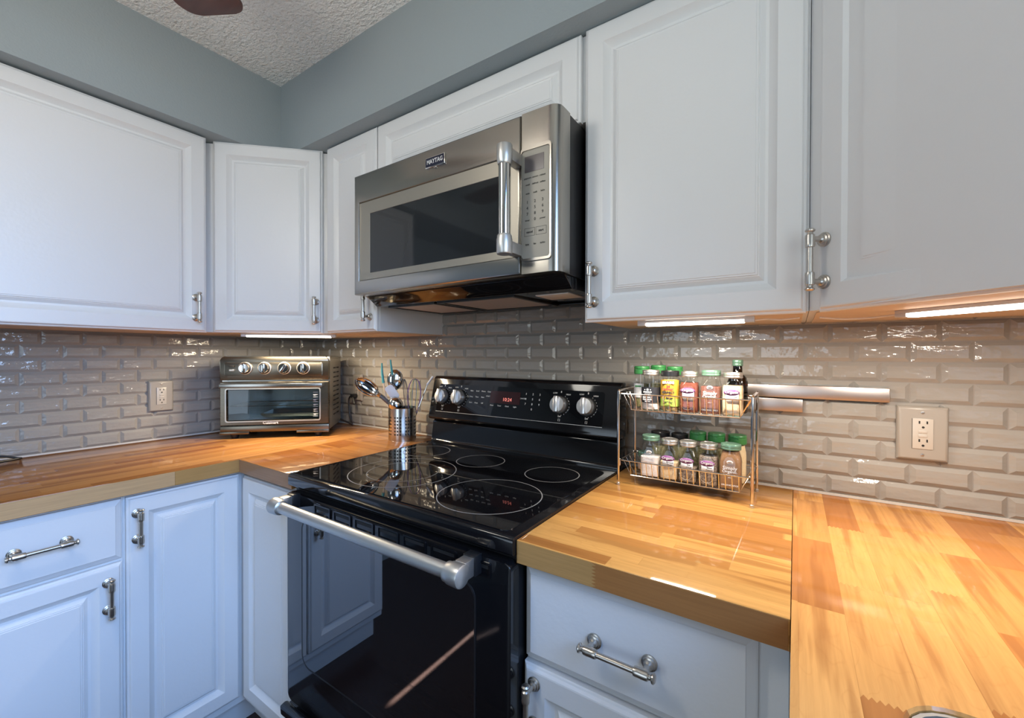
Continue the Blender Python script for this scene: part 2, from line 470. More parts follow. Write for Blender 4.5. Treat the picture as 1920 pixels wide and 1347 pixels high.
tiles(frame((0, 0, 0), (0, 1, 0), (1, 0, 0)), -1.262, -.006, Z0, 1.3285, -.969, 'tile_splashback', wl)
tiles(frame((RX, 0, 0), (0, -1, 0), (-1, 0, 0)), .006, 2.0, Z0, 1.045, 0, 'tile_splashback', wr)

# ---------------------------------------------------------------- doors, handles, cabinets
def rect(u0, u1, v0, v1, i, w): return [(u0+i, v0+i, w), (u1-i, v0+i, w), (u1-i, v1-i, w), (u0+i, v1-i, w)]
def door(fr, u0, u1, v0, v1, inset=.046):
    k = inset
    pr = [(0, -.019), (0, -.008), (.002, -.0062), (.0045, -.0055), (.0075, -.0006), (.010, 0), (k, 0), (k+.0015, -.0018), (k+.013, -.0112), (k+.0145, -.0125), (k+.020, -.0125), (k+.0215, -.0112), (k+.0285, -.0050), (k+.0300, -.0054), (k+.0315, -.0030), (k+.0345, -.0030), (k+.0355, -.0018), (k+.040, -.0018)]
    mb = B(m_paint).loops([rect(u0, u1, v0, v1, i, w) for i, w in pr])
    return mb.xf(fr)
def drawer_front(fr, u0, u1, v0, v1):
    pr = [(0, -.019), (0, -.010), (.002, -.008), (.013, -.0015), (.0145, 0), (.02, 0)]
    return B(m_paint).loops([rect(u0, u1, v0, v1, i, w) for i, w in pr]).xf(fr)
def handle(fr, u, v, L, horiz=False, stand=.030):
    """pull with turned collars, finials and stepped rosettes; L overall"""
    mb = B(m_nickel)
    q = L/2-.017
    def P(t, w): return (u+t, v, w) if horiz else (u, v+t, w)
    ax = (1, 0, 0) if horiz else (0, 1, 0)
    for sgn in (-1, 1):
        mb.lathe([(.0125, 0), (.0125, .0025), (.0105, .0035), (.0100, .006), (.0078, .007), (.0072, .010), (.0048, .012), (.0046, stand)], to_z(P(sgn*q, 0), (0, 0, 1)), 16)
        d = tuple(sgn*c for c in ax)
        mb.lathe([(.0045, -.016), (.0068, -.015), (.0075, -.011), (.0072, -.009), (.0076, 0), (.0070, .006), (.0045, .008), (.0042, .010), (.0075, .0125), (.0078, .0145), (.0055, .0168), (0, .0172)], to_z(P(sgn*q, stand), d), 16)
    mb.cyl(P(-q, stand), P(q, stand), .0048, 14)
    return mb.xf(fr)
DU = .3355
F_L = lambda x: frame((x, 0, 0), (0, 1, 0), (1, 0, 0))
F_B = lambda y: frame((0, y, 0), (1, 0, 0), (0, -1, 0))

def cabinet(name, label, base_loc, bodymb, doors, group=None, under=None, toe=None):
    """doors: (kind, frame, u0,u1,v0,v1, handle or None)"""
    r = thing(name, label, 'cabinet', base_loc, 0, group)
    bodymb.done('cabinet_body', r)
    if under: under.done('bottom_panel', r, label='unpainted wooden underside')
    if toe: toe.done('toe_kick', r)
    for kind, fr, u0, u1, v0, v1, hd in doors:
        d = (door(fr, u0, u1, v0, v1) if kind == 'door' else drawer_front(fr, u0, u1, v0, v1)).done(kind if kind == 'door' else 'drawer', r, angle=12)
        if hd: handle(fr, *hd).done('handle', d)
    return r
UZ0, UZ1 = 1.326, 2.018
# wall cabinets
xb = DU-.0195
cabinet('wall_cabinet', 'white wall cabinet with a broad raised-panel door on the left wall', (0, -.93, UZ0),
        B(m_paint).box(.001, xb, -1.25, -.6165, UZ0+.004, UZ1), [('door', F_L(DU), -1.24, -.618, UZ0, UZ1-.002, (-.652, 1.411, .104))],
        under=B(m_rawwood).box(.008, xb-.02, -1.24, -.62, UZ0+.002, UZ0+.0045))
poly = [(.001, -.001), (.001, -.6135), (.272, -.6135), (.6015, -.284), (.6015, -.001)]
FD = frame((.316, -.596, 0), (1, 1, 0), (1, -1, 0))
pin = [(.012, -.012), (.012, -.600), (.262, -.600), (.588, -.274), (.588, -.012)]
cabinet('corner_wall_cabinet', 'white diagonal corner wall cabinet above the toaster oven', (.2, -.2, UZ0),
        B(m_paint).prism(poly, UZ0+.004, UZ1), [('door', FD, .002, .374, UZ0+.003, UZ1+.004, (.352, 1.413, .104))],
        under=B(m_rawwood).prism(pin, UZ0+.002, UZ0+.0045))
cabinet('narrow_wall_cabinet', 'narrow white wall cabinet left of the microwave', (.75, -.15, UZ0),
        B(m_paint).box(.6025, .8945, -xb, -.001, UZ0+.003, UZ1), [('door', F_B(-DU), .612, .893, UZ0+.003, UZ1, (.868, 1.413, .104))],
        under=B(m_rawwood).box(.612, .885, -xb+.02, -.008, UZ0+.001, UZ0+.0045))
cabinet('over_range_cabinet', 'low wide white wall cabinet above the microwave', (1.27, -.15, 1.81),
        B(m_paint).box(.8955, 1.6485, -xb, -.001, 1.812, UZ1), [('door', F_B(-DU), .9, 1.641, 1.808, UZ1-.001, None)])
r1 = cabinet('wall_cabinet', 'white wall cabinet with one tall door directly right of the microwave', (1.87, -.15, UZ0),
        B(m_paint).box(1.6495, 2.0935, -xb, -.001, UZ0+.004, UZ1), [('door', F_B(-DU), 1.654, 2.089, UZ0, UZ1+.002, (1.680, 1.409, .106))],
        under=B(m_rawwood).box(1.66, 2.085, -xb+.02, -.008, UZ0+.002, UZ0+.0045))
polyr = [(2.0945, -.001), (2.0945, -xb+.0), (2.367-.0275, -.5875), (2.6985, -.5875), (2.6985, -.001)]
FDR = frame((2.1005, -.3355, 0), (1, -1, 0), (-1, -1, 0))
pinr = [(2.106, -.012), (2.106, -.298), (2.34, -.545), (2.685, -.545), (2.685, -.012)]
cabinet('corner_wall_cabinet', 'greyish white diagonal corner wall cabinet at the right edge of the photo', (2.45, -.2, UZ0),
        B(m_paint).prism(polyr, UZ0+.004, UZ1), [('door', FDR, .004, .356, UZ0, UZ1+.002, (.020, 1.414, .108))],
        under=B(m_rawwood).prism(pinr, UZ0+.002, UZ0+.0045))
# base cabinets
BF = .589; BZ = .871
FBL = F_L(BF)
def left_base(y1, y0, label, hd=True):
    return cabinet('base_cabinet', label, (.3, (y0+y1)/2, 0),
        B(m_paint).box(.001, BF-.0195, y0, y1, .11, BZ),
        [('drawer', FBL, y0+.005, y1-.005, .704, .862, (-1.057, .789, .119, True)), ('door', FBL, y0+.005, y1-.005, .138, .695, (y1-.034, .617, .104))],
        toe=B(m_paint).box(.01, BF-.075, y0, y1, .001, .1105))
left_base(-.905, -1.252, 'white base cabinet with drawer over door at the left edge of the photo')
pl = [(.001, -.001), (.001, -.9045), (BF-.0195, -.9045), (BF-.0195, -.6005), (.9095, -.6005), (.9095, -.001)]
FBB = F_B(-.620)
cabinet('corner_base_cabinet', 'white L-shaped corner base cabinet left of the range with two meeting doors', (.3, -.3, 0),
        B(m_paint).prism(pl, .11, BZ), [('door', FBL, -.9015, -.6225, .138, .862, (-.880, .781, .104)), ('door', FBB, .5915, .9055, .138, .858, None)],
        toe=B(m_paint).prism([(.01, -.01), (.01, -.9045), (BF-.075, -.9045), (BF-.075, -.545), (.9095, -.545), (.9095, -.01)], .001, .1105))
FBR = F_B(-.612)
cabinet('base_cabinet', 'white base cabinet with a wide drawer right of the range', (1.86, -.3, 0),
        B(m_paint).box(1.6585, 2.0695, -.5925, -.001, .11, BZ),
        [('drawer', FBR, 1.661, 2.034, .692, .864, (1.845, .774, .124, True)), ('door', FBR, 1.659, 2.034, .138, .681, (1.684, .616, .106))],
        toe=B(m_paint).box(1.6585, 2.0695, -.53, -.01, .001, .1105))
FSK = frame((2.095, 0, 0), (0, -1, 0), (-1, 0, 0))
cabinet('sink_base_cabinet', 'white sink base cabinet below the right-hand worktop', (2.4, -1.2, 0),
        B(m_paint).box(2.115, RX-.002, -2.0, -.62, .11, .68).box(2.115, 2.14, -2.0, -.62, .68, BZ).box(2.14, RX-.002, -.70, -.62, .68, BZ).box(2.14, RX-.002, -2.0, -1.35, .68, BZ).box(2.0705, 2.1155, -.655, -.5935, .11, BZ),
        [('door', FSK, .66, 1.12, .138, .862, None), ('door', FSK, 1.125, 1.585, .138, .862, None)],
        toe=B(m_paint).box(2.17, RX-.01, -2.0, -.64, .001, .1105))

# ---------------------------------------------------------------- worktops
CT, CB, DL, DC = .914, .8725, .6025, .6316
def top(name, label, loc, mb):
    r = mb.done(name); return setp(r, label, 'worktop')
t1 = top('countertop', 'long butcher-block worktop along the left wall under the toaster oven', None, B(m_butch_left_shaded).box(.002, DL-.0005, -1.262, -.002, CB, CT, .0007))
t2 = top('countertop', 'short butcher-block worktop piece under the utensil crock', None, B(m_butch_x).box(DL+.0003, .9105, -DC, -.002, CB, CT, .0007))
t3 = top('countertop', 'butcher-block worktop under the spice rack right of the range', None, B(m_butch_x2).box(1.6578, 2.0705, -DC, -.002, CB, CT, .0007))
# glued front edges: pale stave on the left run, two finger-jointed staves on the right piece
def edge_wood(name, c):
    m = mat(name, c, .4, coat=.4, spec=.02); nt = NT(m)
    nz = nt.noise(nt.scaled(nt.obj(), (8, 8, 260)), 1, 4, .6)
    nt.l(nt.mix(nt.math('MULTIPLY', nz, .7), tuple(q*1.15 for q in c), tuple(q*.55 for q in c)), nt.b.inputs['Base Color']); return m
m_edge_pale = edge_wood('pale_edge_stave', (.58, .36, .18)); m_edge_gold = edge_wood('golden_edge_stave', (.46, .26, .095)); m_edge_brown = edge_wood('brown_edge_stave', (.36, .16, .052)); m_edge_grey = edge_wood('dull_edge_stave', (.36, .21, .12))
EB, ET = CB+.0012, CT-.0012
B(m_edge_pale).box(DL-.001, DL+.0006, -1.260, -.80, EB, ET).use(m_edge_gold).box(DL-.001, DL+.0006, -.7995, -DC+.0005, EB, ET).done('edge_stave', t1)
FE = F_B(-DC)
B(m_edge_grey).prism([(DL+.002, EB), (.9085, EB), (.9085, ET), (DL+.002, ET)], -.001, .0006, FE).done('edge_stave', t2)
zz = []
for k in range(15): zz.append((1.806+(.004 if k % 2 else -.004), EB+(ET-EB)*k/14))
B(m_edge_gold).prism([(1.6595, EB)]+zz+[(1.6595, ET)], -.001, .0006, FE).use(m_edge_brown).prism([(2.0685, EB), (2.0685, ET)]+zz[::-1], -.001, .0006, FE).done('edge_stave', t3)
# sink run with a cut-out
mb = B(m_butch_sink)
def rr(x0, x1, y0, y1, r, n=6):
    out = []
    for cx, cy, a0 in ((x1-r, y1-r, 0), (x0+r, y1-r, 90), (x0+r, y0+r, 180), (x1-r, y0+r, 270)):
        for k in range(n+1):
            a = math.radians(a0+90*k/n); out.append((cx+r*math.cos(a), cy+r*math.sin(a)))
    return out
SX0, SX1, SY0, SY1 = 2.160, 2.58, -1.28, -.712
hole = rr(SX0, SX1, SY0, SY1, .045)
outer = [(RX-.002, -.002), (2.0715, -.002), (2.0715, -2.02), (RX-.002, -2.02)]
wide = rr(SX0-.0025, SX1+.0025, SY0-.0025, SY1+.0025, .0475)
def ring_top(z, flip):
    bm = mb.bm; hole = HOLES[z]
    ov = [bm.verts.new((x, y, z)) for x, y in outer]; hv = [bm.verts.new((x, y, z)) for x, y in hole]
    # corners of the outline collect the quarter of the hole facing them
    n = len(hv)//4
    for q in range(4):
        seg = hv[q*n:(q+1)*n]
        for a, b in zip(seg, seg[1:]):
            mb._f([ov[q], b, a] if flip else [ov[q], a, b], False)
        a = seg[-1]; b = hv[((q+1)*n) % len(hv)]; o2 = ov[(q+1) % 4]
        mb._f([ov[q], o2, b, a] if flip else [ov[q], a, b, o2], False)
    return ov, hv
HOLES = {CT: wide, CB: rr(SX0, SX1, SY0, SY1, .045)}
ot, ht = ring_top(CT, False); ob, hb = ring_top(CB, True)
hm = [mb.bm.verts.new((x, y, CT-.0025)) for x, y in HOLES[CB]]
for A, Bq in ((ot, ob), (ht, hm), (hm, hb)):
    for i in range(len(A)): mb._f([A[i], A[(i+1) % len(A)], Bq[(i+1) % len(A)], Bq[i]], False)
t4 = top('countertop', 'butcher-block worktop with the sink cut-out at the right, grain running to the front', None, mb)
rs = thing('sink', 'grey undermount sink in the right-hand worktop at the bottom edge', 'sink', (2.37, -1.0, .70))
mb = B(m_sink)
rings = []
for off, z in ((.0008, CT-.0038), (.0035, CT-.0038), (.0045, .74), (.03, .70)):
    rings.append([(x, y, z) for x, y in rr(SX0+off, SX1-off, SY0+off, SY1-off, .045)])
mb.loops(rings, False, True)
mb.done('basin', rs, angle=40)
B(m_polished).lathe([(.045, .7005), (.045, .703), (.03, .7035), (.028, .701), (0, .701)], Matrix.Translation((2.37, -1.0, 0)), 20).done('drain', rs)

# ---------------------------------------------------------------- electric range
R = thing('electric_range', 'black freestanding electric range with smooth glass cooktop and steel oven handle', 'range', (1.285, -.33, 0))
B(m_blackm).box(.918, 1.652, -.622, -.03, .06, .884).box(.94, 1.63, -.60, -.06, .001, .062).done('range_body', R)
mb = B(m_black)
FR = Matrix(((0, 0, 1, 0), (1, 0, 0, 0), (0, 1, 0, 0), (0, 0, 0, 1)))  # local (x=y_world, y=z_world, z=x_world)
ck = [(-.020, .8955), (-.020, .916), (-.115, .9195), (-.118, .9205), (-.634, .9205), (-.6405, .918), (-.643, .912), (-.643, .890), (-.638, .8855), (-.52, .8855), (-.10, .8955)]
mb.prism(ck, .9125, 1.6565, FR, bev=.0025)
ct = mb.done('cooktop_frame', R, angle=30)
mb = B(m_glass_blk)
gl = rr(.934, 1.635, -.626, -.140, .018)
mb.prism(gl, .9195, .9222, bev=.0008, seg=1)
gp = mb.done('cooktop_glass', R, angle=30)
def ring(x, y, r, w=.0012):
    mb = B(m_ring)
    n = 72
    a = [mb.bm.verts.new((x+(r+w)*math.cos(2*PI*i/n), y+(r+w)*math.sin(2*PI*i/n), .92255)) for i in range(n)]
    b = [mb.bm.verts.new((x+(r-w)*math.cos(2*PI*i/n), y+(r-w)*math.sin(2*PI*i/n), .92255)) for i in range(n)]
    for i in range(n): mb._f([a[i], a[(i+1) % n], b[(i+1) % n], b[i]])
    return mb.done('burner_ring', gp)
ring(1.522, -.247, .074); ring(1.270, -.240, .074); ring(1.484, -.480, .122); ring(1.165, -.455, .146); ring(1.165, -.455, .098, .0009); ring(1.035, -.235, .078)
# backguard: riser and console
mb = B(m_black)
mb.prism([(-.030, .905), (-.092, .905), (-.092, .925), (-.086, .930), (-.082, .994), (-.075, 1.002), (-.030, 1.002)], .914, 1.652, FR, bev=.003)
mb.done('backguard_riser', R, angle=30)
mb = B(m_black)
con = [(-.030, 1.004), (-.094, 1.004), (-.101, 1.010), (-.101, 1.018), (-.068, 1.160), (-.060, 1.168), (-.030, 1.168)]
mb.prism(con, .908, 1.655, FR, bev=.006, seg=3)
con_o = mb.done('backguard_console', R, angle=30)
# tilted face frame: origin on the face line, v up the slope
p0, p1 = Vector((0, -.1012, 1.018)), Vector((0, -.0682, 1.160))
vdir = (p1-p0).normalized(); ndir = Vector((0, vdir.z, -vdir.y)); ndir = Vector((0, -vdir.z, vdir.y))
FC = Matrix((Vector((1, 0, 0)), vdir, ndir)).transposed().to_4x4(); FC.translation = p0
SL = (p1-p0).length
mb = B(m_glass_blk).prism(rr(.944, 1.606, .020, SL-.022, .008), -.002, .0012, FC, bev=.0006, seg=1)
pan = mb.done('control_panel', R, angle=30)
mb = B(m_satin)
for a, b in (((.944, .0195), (1.606, .0195)),): mb.box(a[0], b[0], a[1]-.0006, a[1]+.0006, .0006, .0018, T=FC)
mb.done('panel_trim', pan)
def TX(x, v, w=.0014): return FC @ Matrix.Translation((x, v, w))
for kx, lab in ((.972, ''), (1.052, ''), (1.462, ''), (1.553, '')):
    kv = .076; mb = B(m_white_print)
    mb.text('LOW', TX(kx-.020, kv+.037), .0065); mb.text('HIGH', TX(kx+.026, kv+.034), .0065); mb.text('8', TX(kx+.001, kv+.041), .009)
    mb.text('OFF', TX(kx+.002, kv-.036), .0062); mb.text('[ ]', TX(kx+.002, kv-.046), .008)
    for k in range(10):
        a = math.radians(60-k*17)
        mb.box(-.0006, .0006, -.0012, .0012, 0, .0004, T=TX(kx+.0325*math.cos(a), kv+.0325*math.sin(a)) @ Matrix.Rotation(a, 4, 'Z'))
    mb.done('knob_print', pan, angle=180)
mb = B(m_white_print)
for r_, row in enumerate(('Bake Broil Warm Clean', 'Delay Time Bake', 'Start Keep Off')):
    for c_, w_ in enumerate(row.split()): mb.text(w_, TX(1.105+c_*.026, .104-r_*.021), .0068)
mb.done('mode_button_print', pan, angle=180)
for r_, row in enumerate(('123', '456', '789', ' 0 ')):
    for c_, w_ in enumerate(row):
        if w_ != ' ': B(m_white_print).text(w_, TX(1.335+c_*.026, .104-r_*.0165), .0095).done('number_key_print', pan, angle=180)
for c_, w_ in enumerate(('Oven', 'Timer', 'Clock', 'Light')): B(m_white_print).text(w_, TX(1.200+c_*.032, .058), .0065).done('key_label_print', pan, angle=180)
for w_, x in (('START', 1.180), ('CANCEL', 1.323)): B(m_white_print).text(w_, TX(x, .088), .006).done('key_label_print', pan, angle=180)
B(m_display).box(1.190, 1.313, .066, .108, .0010, .0020, T=FC).done('clock_display', pan)
B(m_red).text('10:24', TX(1.262, .080, .0022), .017).done('clock_digits', pan, angle=180)
for kx in (.972, 1.052, 1.462, 1.553):
    T = FC @ Matrix.Translation((kx, .076, .0012))
    k = B(m_blackm).lathe([(.0295, 0), (.0295, .004), (.0275, .007), (.0, .007)], T, 28).done('knob_skirt', pan)
    mb = B(m_knob).lathe([(.0255, .0065), (.0252, .021), (.0235, .024), (0, .0245)], T, 28)
    mb.box(-.0078, .0078, -.0252, .0252, .022, .034, .003, T=T @ Matrix.Rotation(.06, 4, 'Z'))
    mb.done('knob', pan)
# front: vent rail under the cooktop, oven door, storage drawer
od_z0, od_z1, od_y = .305, .874, -.648
mb = B(m_black)
mb.prism(rr(.919, 1.6565, od_z0, od_z1, .014), 0, .026, frame((0, -.622, 0), (1, 0, 0), (0, -1, 0)), bev=.006, seg=3)
odo = mb.done('oven_door', R, angle=30)
FO = frame((0, od_y, 0), (1, 0, 0), (0, -1, 0))
wpoly = rr(.994, 1.574, .428, .815, .030)
B(m_oven_win).prism(wpoly, -.001, .0012, FO, bev=.0006, seg=1).done('oven_window', odo, angle=30)
mb = B(m_blackm)
op = rr(.990, 1.578, .424, .819, .034); ip = rr(.994, 1.574, .428, .815, .030)
R1 = [FO @ Vector((a, b, .0002)) for a, b in op]; R2 = [FO @ Vector((a, b, .0016)) for a, b in op]; R3 = [FO @ Vector((a, b, .0016)) for a, b in ip]; R4 = [FO @ Vector((a, b, .0002)) for a, b in ip]
mb.loops([R1, R2, R3, R4], False, False); mb.done('window_trim', odo)
for i in range(7):
    x0 = 1.050+i*.0825
    mb = B(m_black)
    o_, i_ = rr(x0, x0+.068, .838, .866, .003, 3), rr(x0+.004, x0+.064, .842, .862, .002, 3)
    mb.loops([[FO @ Vector((a, b, 0)) for a, b in o_], [FO @ Vector((a, b, .003)) for a, b in o_], [FO @ Vector((a, b, .003)) for a, b in i_], [FO @ Vector((a, b, .0004)) for a, b in i_]], False, True)
    mb.use(m_slot).box(x0+.006, x0+.062, .853, .860, .0004, .0012, T=FO)
    mb.done('vent_louver', odo)
HY, HZ = -.702, .858
mb = B(m_satin)
mb.cyl((.985, HY, HZ), (1.562, HY, HZ), .0135, 28); 
hb = mb.done('oven_handle', odo)
for x, s_ in ((.992, -1), (1.553, 1)):
    mb = B(m_satin).lathe([(.0150, 0), (.0178, .002), (.0178, .006), (.0200, .012), (.0208, .034), (.0200, .0375), (.0150, .040), (0, .0405)], to_z((x, HY, HZ), (s_, 0, 0)), 32)
    mb.done('handle_end_cap', hb)
    a, b = (x-.036, x-.012) if s_ < 0 else (x+.012, x+.036)
    mb = B(m_silverlid).box(a, b, -.692, -.668, HZ-.014, HZ+.019, .001).use(m_blackm).box(a-.002, b+.002, -.668, od_y+.001, HZ-.016, HZ+.021, .001)
    mb.done('handle_bracket', hb)
mb = B(m_black).box(.917, 1.6545, -.648, -.623, .075, .292, .006)
sd = mb.done('storage_drawer', R)
B(m_black).prism([(-.646, .250), (-.668, .272), (-.670, .296), (-.655, .300), (-.646, .296)], .917, 1.6545, FR, bev=.004).done('drawer_lip', sd)

# ---------------------------------------------------------------- over-the-range microwave
W = thing('microwave', 'stainless steel over-the-range microwave with vertical bar handle', 'microwave', (1.285, -.2, 1.43))
B(m_blackm).box(.930, 1.6395, -.400, -.004, 1.4335, 1.8025, .003).done('microwave_case', W)
MYF = -.442
FM = F_B(MYF)
# door: stainless surround with an opening for the inset window panel
mb = B(m_steel)
o_ = [(.926, 1.4345), (1.5425, 1.4345), (1.5425, 1.8025), (.926, 1.8025)]
def fourloop(mb, F, outer, inner, zs):
    """stacked rectangles (u0,u1,v0,v1,w)"""
    mb.loops([[F @ Vector(p) for p in ((u0, v0, w), (u1, v0, w), (u1, v1, w), (u0, v1, w))] for u0, u1, v0, v1, w in outer], False, False)
fourloop(mb, FM, [(.926, 1.5425, 1.4345, 1.8025, -.041), (.926, 1.5425, 1.4345, 1.8025, -.006), (.9275, 1.541, 1.436, 1.801, -.002), (.931, 1.5395, 1.440, 1.797, 0), (.949, 1.5355, 1.475, 1.717, 0), (.951, 1.5345, 1.477, 1.715, -.0045), (.951, 1.5345, 1.477, 1.715, -.006)], None, None)
dmw = mb.done('microwave_door', W, angle=50)
mb = B(m_champ); fourloop(mb, FM, [(.951, 1.5345, 1.477, 1.715, -.0055), (.9515, 1.534, 1.4775, 1.7145, -.0035), (.998, 1.480, 1.4965, 1.678, -.0035), (.999, 1.479, 1.4975, 1.677, -.0045)], None, None)
mb.done('window_frame', dmw)
B(m_glass_mw).box(.9985, 1.4795, 1.497, 1.6775, -.0075, -.0042, T=FM).done('window_glass', dmw)
bd = B(m_polished).box(1.240, 1.310, 1.749, 1.7775, -.0005, .004, .001, T=FM).box(1.270, 1.279, 1.746, 1.750, -.0005, .0035, .001, T=FM).use(m_navy).box(1.2425, 1.3075, 1.752, 1.775, .0035, .0046, T=FM).use(m_white_print).text('MAYTAG', FM @ Matrix.Translation((1.275, 1.7634, .0048)), .0165, .0002, sx=.86).done('badge', dmw, angle=60)
hx, hy = 1.536, -.497
mb = B(m_polished).cyl((hx, hy, 1.500), (hx, hy, 1.690), .0135, 28)
hd = mb.done('door_handle', dmw)
for z, s_ in ((1.512, -1), (1.672, 1)):
    B(m_satin).lathe([(.0145, -.003), (.0165, 0), (.0165, .004), (.0178, .008), (.0178, .038), (.0165, .0405), (0, .041)], to_z((hx, hy, z), (0, 0, s_)), 28).done('handle_end_cap', hd)
    a = sorted((z+s_*.010, z+s_*.036))
    B(m_silverlid).box(hx-.011, hx+.012, hy+.008, MYF+.004, a[0], a[1], .0012).done('handle_bracket', hd)
# control column with a rounded outer corner
mb = B(m_steel)
cp = [(1.5445, -.3995), (1.5445, -.440), (1.546, -.442), (1.615, -.442), (1.626, -.4405), (1.634, -.436), (1.6395, -.428), (1.641, -.418), (1.641, -.385), (1.6398, -.385), (1.6398, -.3995)]
mb.prism(cp, 1.4345, 1.8025, bev=.0)
cc = mb.done('control_column', W, angle=40)
mb = B(m_panel).prism(rr(1.5475, 1.6215, 1.468, 1.714, .006), .0, .0022, FM, bev=.001, seg=1)
kp = mb.done('control_panel', cc)
mb = B(m_steel)
o_, i_ = rr(1.5462, 1.6252, 1.462, 1.722, .009), rr(1.5475, 1.6215, 1.468, 1.714, .006)
mb.loops([[FM @ Vector((a, b, w)) for a, b in q] for q, w in ((o_, -.0002), (o_, .0045), (i_, .0045), (i_, .0015))], False, False)
mb.done('panel_rim', cc)
B(m_display_mw).box(1.556, 1.606, 1.664, 1.700, .002, .0030, T=FM).done('display', kp)
mb = B(m_dark_print)
def TM(x, z): return FM @ Matrix.Translation((x, z, .0026))
for r_, (z, ws) in enumerate(((1.651, ('popcorn', 'sensor', 'reheat')), (1.636, ('cook', 'defrost', 'soften')), (1.616, ('auto', 'melt', 'bake')))):
    for c_, w_ in enumerate(ws): mb.text(w_, TM(1.564+c_*.0195, z), .0056, .0001)
mb.done('mode_button_print', kp, angle=180)
for r_, row in enumerate(('123', '456', '789', ' 0 ')):
    for c_, w_ in enumerate(row):
        if w_ != ' ': B(m_dark_print).text(w_, TM(1.563+c_*.020, 1.596-r_*.0135), .0095, .0002).done('number_key_print', kp, angle=180)
for x, w_ in ((1.563, 'timer'), (1.603, 'power')): B(m_dark_print).text(w_, TM(x, 1.555), .0056, .0001).done('key_label_print', kp, angle=180)
mb = B(m_dark_print)
for x, w_ in ((1.569, 'cancel'), (1.599, 'start')):
    mb.text(w_, TM(x, 1.528), .0068, .0003)
    for u0, u1, v0, v1 in ((x-.0135, x+.0135, 1.5365, 1.537), (x-.0135, x+.0135, 1.519, 1.5195), (x-.0135, x-.013, 1.519, 1.537), (x+.013, x+.0135, 1.519, 1.537)):
        mb.box(u0, u1, v0, v1, .0022, .0026, T=FM)
for c_, w_ in enumerate(('light', 'fan', 'turbo')): mb.text(w_, TM(1.563+c_*.020, 1.500), .0056, .0002)
mb.done('action_button_print', kp, angle=180)
# underside
mb = B(m_black).prism([(-.399, 1.4330), (-.362, 1.4045), (-.035, 1.4085), (-.035, 1.4330)], .934, 1.636, FR, bev=.002)
bt = mb.done('underside_pan', W, angle=30)
for x0, x1 in ((.985, 1.165), (1.20, 1.45)):
    zt = 1.4035
    mb = B(m_filter).box(x0, x1, -.335, -.11, zt-.0005, zt+.003).use(m_blackm)
    for a, b, c, d in ((x0-.012, x0, -.347, -.098), (x1, x1+.012, -.347, -.098), (x0, x1, -.347, -.335), (x0, x1, -.11, -.098)): mb.box(a, b, c, d, zt-.003, zt+.003)
    mb.done('grease_filter', bt)
B(m_lens).box(1.505, 1.60, -.31, -.22, 1.4025, 1.4065, .001).done('light_lens', bt)
B(m_blackm).box(.95, 1.62, -.092, -.05, 1.4025, 1.408, .002).done('exhaust_rail', bt)

# ---------------------------------------------------------------- toaster oven (turned into the corner)
T_ = thing('toaster_oven', 'dark stainless toaster oven with four dials standing in the counter corner', 'toaster oven', (.213, -.478, CT), PI/4)
X0, X1, YB, ZB, ZT = -.045, .357, .222, .028, .327
kw = dict(world=False)
mb = B(m_steel_pale)
mb.box(X0, X0+.020, .002, YB, ZB, ZT-.006).box(X1-.020, X1, .002, YB, ZB, ZT-.006).box(X0, X1, .002, YB, ZT-.014, ZT, .005)
mb.use(m_steel_pale).box(X0+.02, X1-.02, YB-.012, YB, ZB, ZT-.012).box(X0+.02, X1-.02, .004, YB-.012, ZB, ZB+.022).box(X0+.02, X1-.02, .004, YB-.012, .222, .232)
mb.use(m_slot)
for i in range(11):
    for j in range(2):
        mb.box(X1-.001, X1+.0006, .065+j*.062, .115+j*.062, .075+i*.020, .081+i*.020)
mb.done('oven_body', T_, **kw)
FT = Matrix(((1, 0, 0, 0), (0, 0, -1, 0), (0, 1, 0, 0), (0, 0, 0, 1)))  # local: u=x, v=z, w=-y
mb = B(m_darksteel)
fa = [(X0, .232), (X1, .232), (X1, .306)]
for k in range(7):
    a = math.radians(90*k/6); fa.append((X1-.022+.022*math.cos(a), .306+.022*math.sin(a)))
for k in range(7):
    a = math.radians(90+90*k/6); fa.append((X0+.022+.022*math.cos(a), .306+.022*math.sin(a)))
fa.append((X0, .306))
mb.prism(fa, -.004, .020, FT, bev=.004)
fas = mb.done('control_fascia', T_, angle=30, **kw)
B(m_darksteel).prism(rr(X0+.018, X1-.022, .246, .304, .010), .019, .0225, FT, bev=.0015, seg=2).done('dial_panel', fas, angle=30, **kw)
for i, (kx, an) in enumerate(((.047, 0), (.117, 0), (.190, -.6), (.261, 0))):
    T = FT @ Matrix.Translation((kx, .280, .0222))
    mb = B(m_blackm).lathe([(.0245, 0), (.0245, .003), (.0215, .0045), (0, .0045)], T, 28)
    mb.use(m_silverlid).lathe([(.0245, .0), (.0250, .0015), (.0250, .0036), (.0228, .0046), (.0222, .003)], T, 28, cap=False)
    mb.use(m_polished).lathe([(.0190, .004), (.0186, .016), (.0170, .018), (0, .0182)], T, 28)
    mb.box(-.0048, .0048, -.0185, .0185, .017, .024, .002, T=T @ Matrix.Rotation(an, 4, 'Z'))
    mb.done('dial', fas, **kw)
for z in (.288, .272):
    B(m_slot if z > .28 else m_satin).box(-.010, .008, z-.004, z+.004, .0215, .0265, .0015, T=FT).done('toggle_button', fas, **kw)
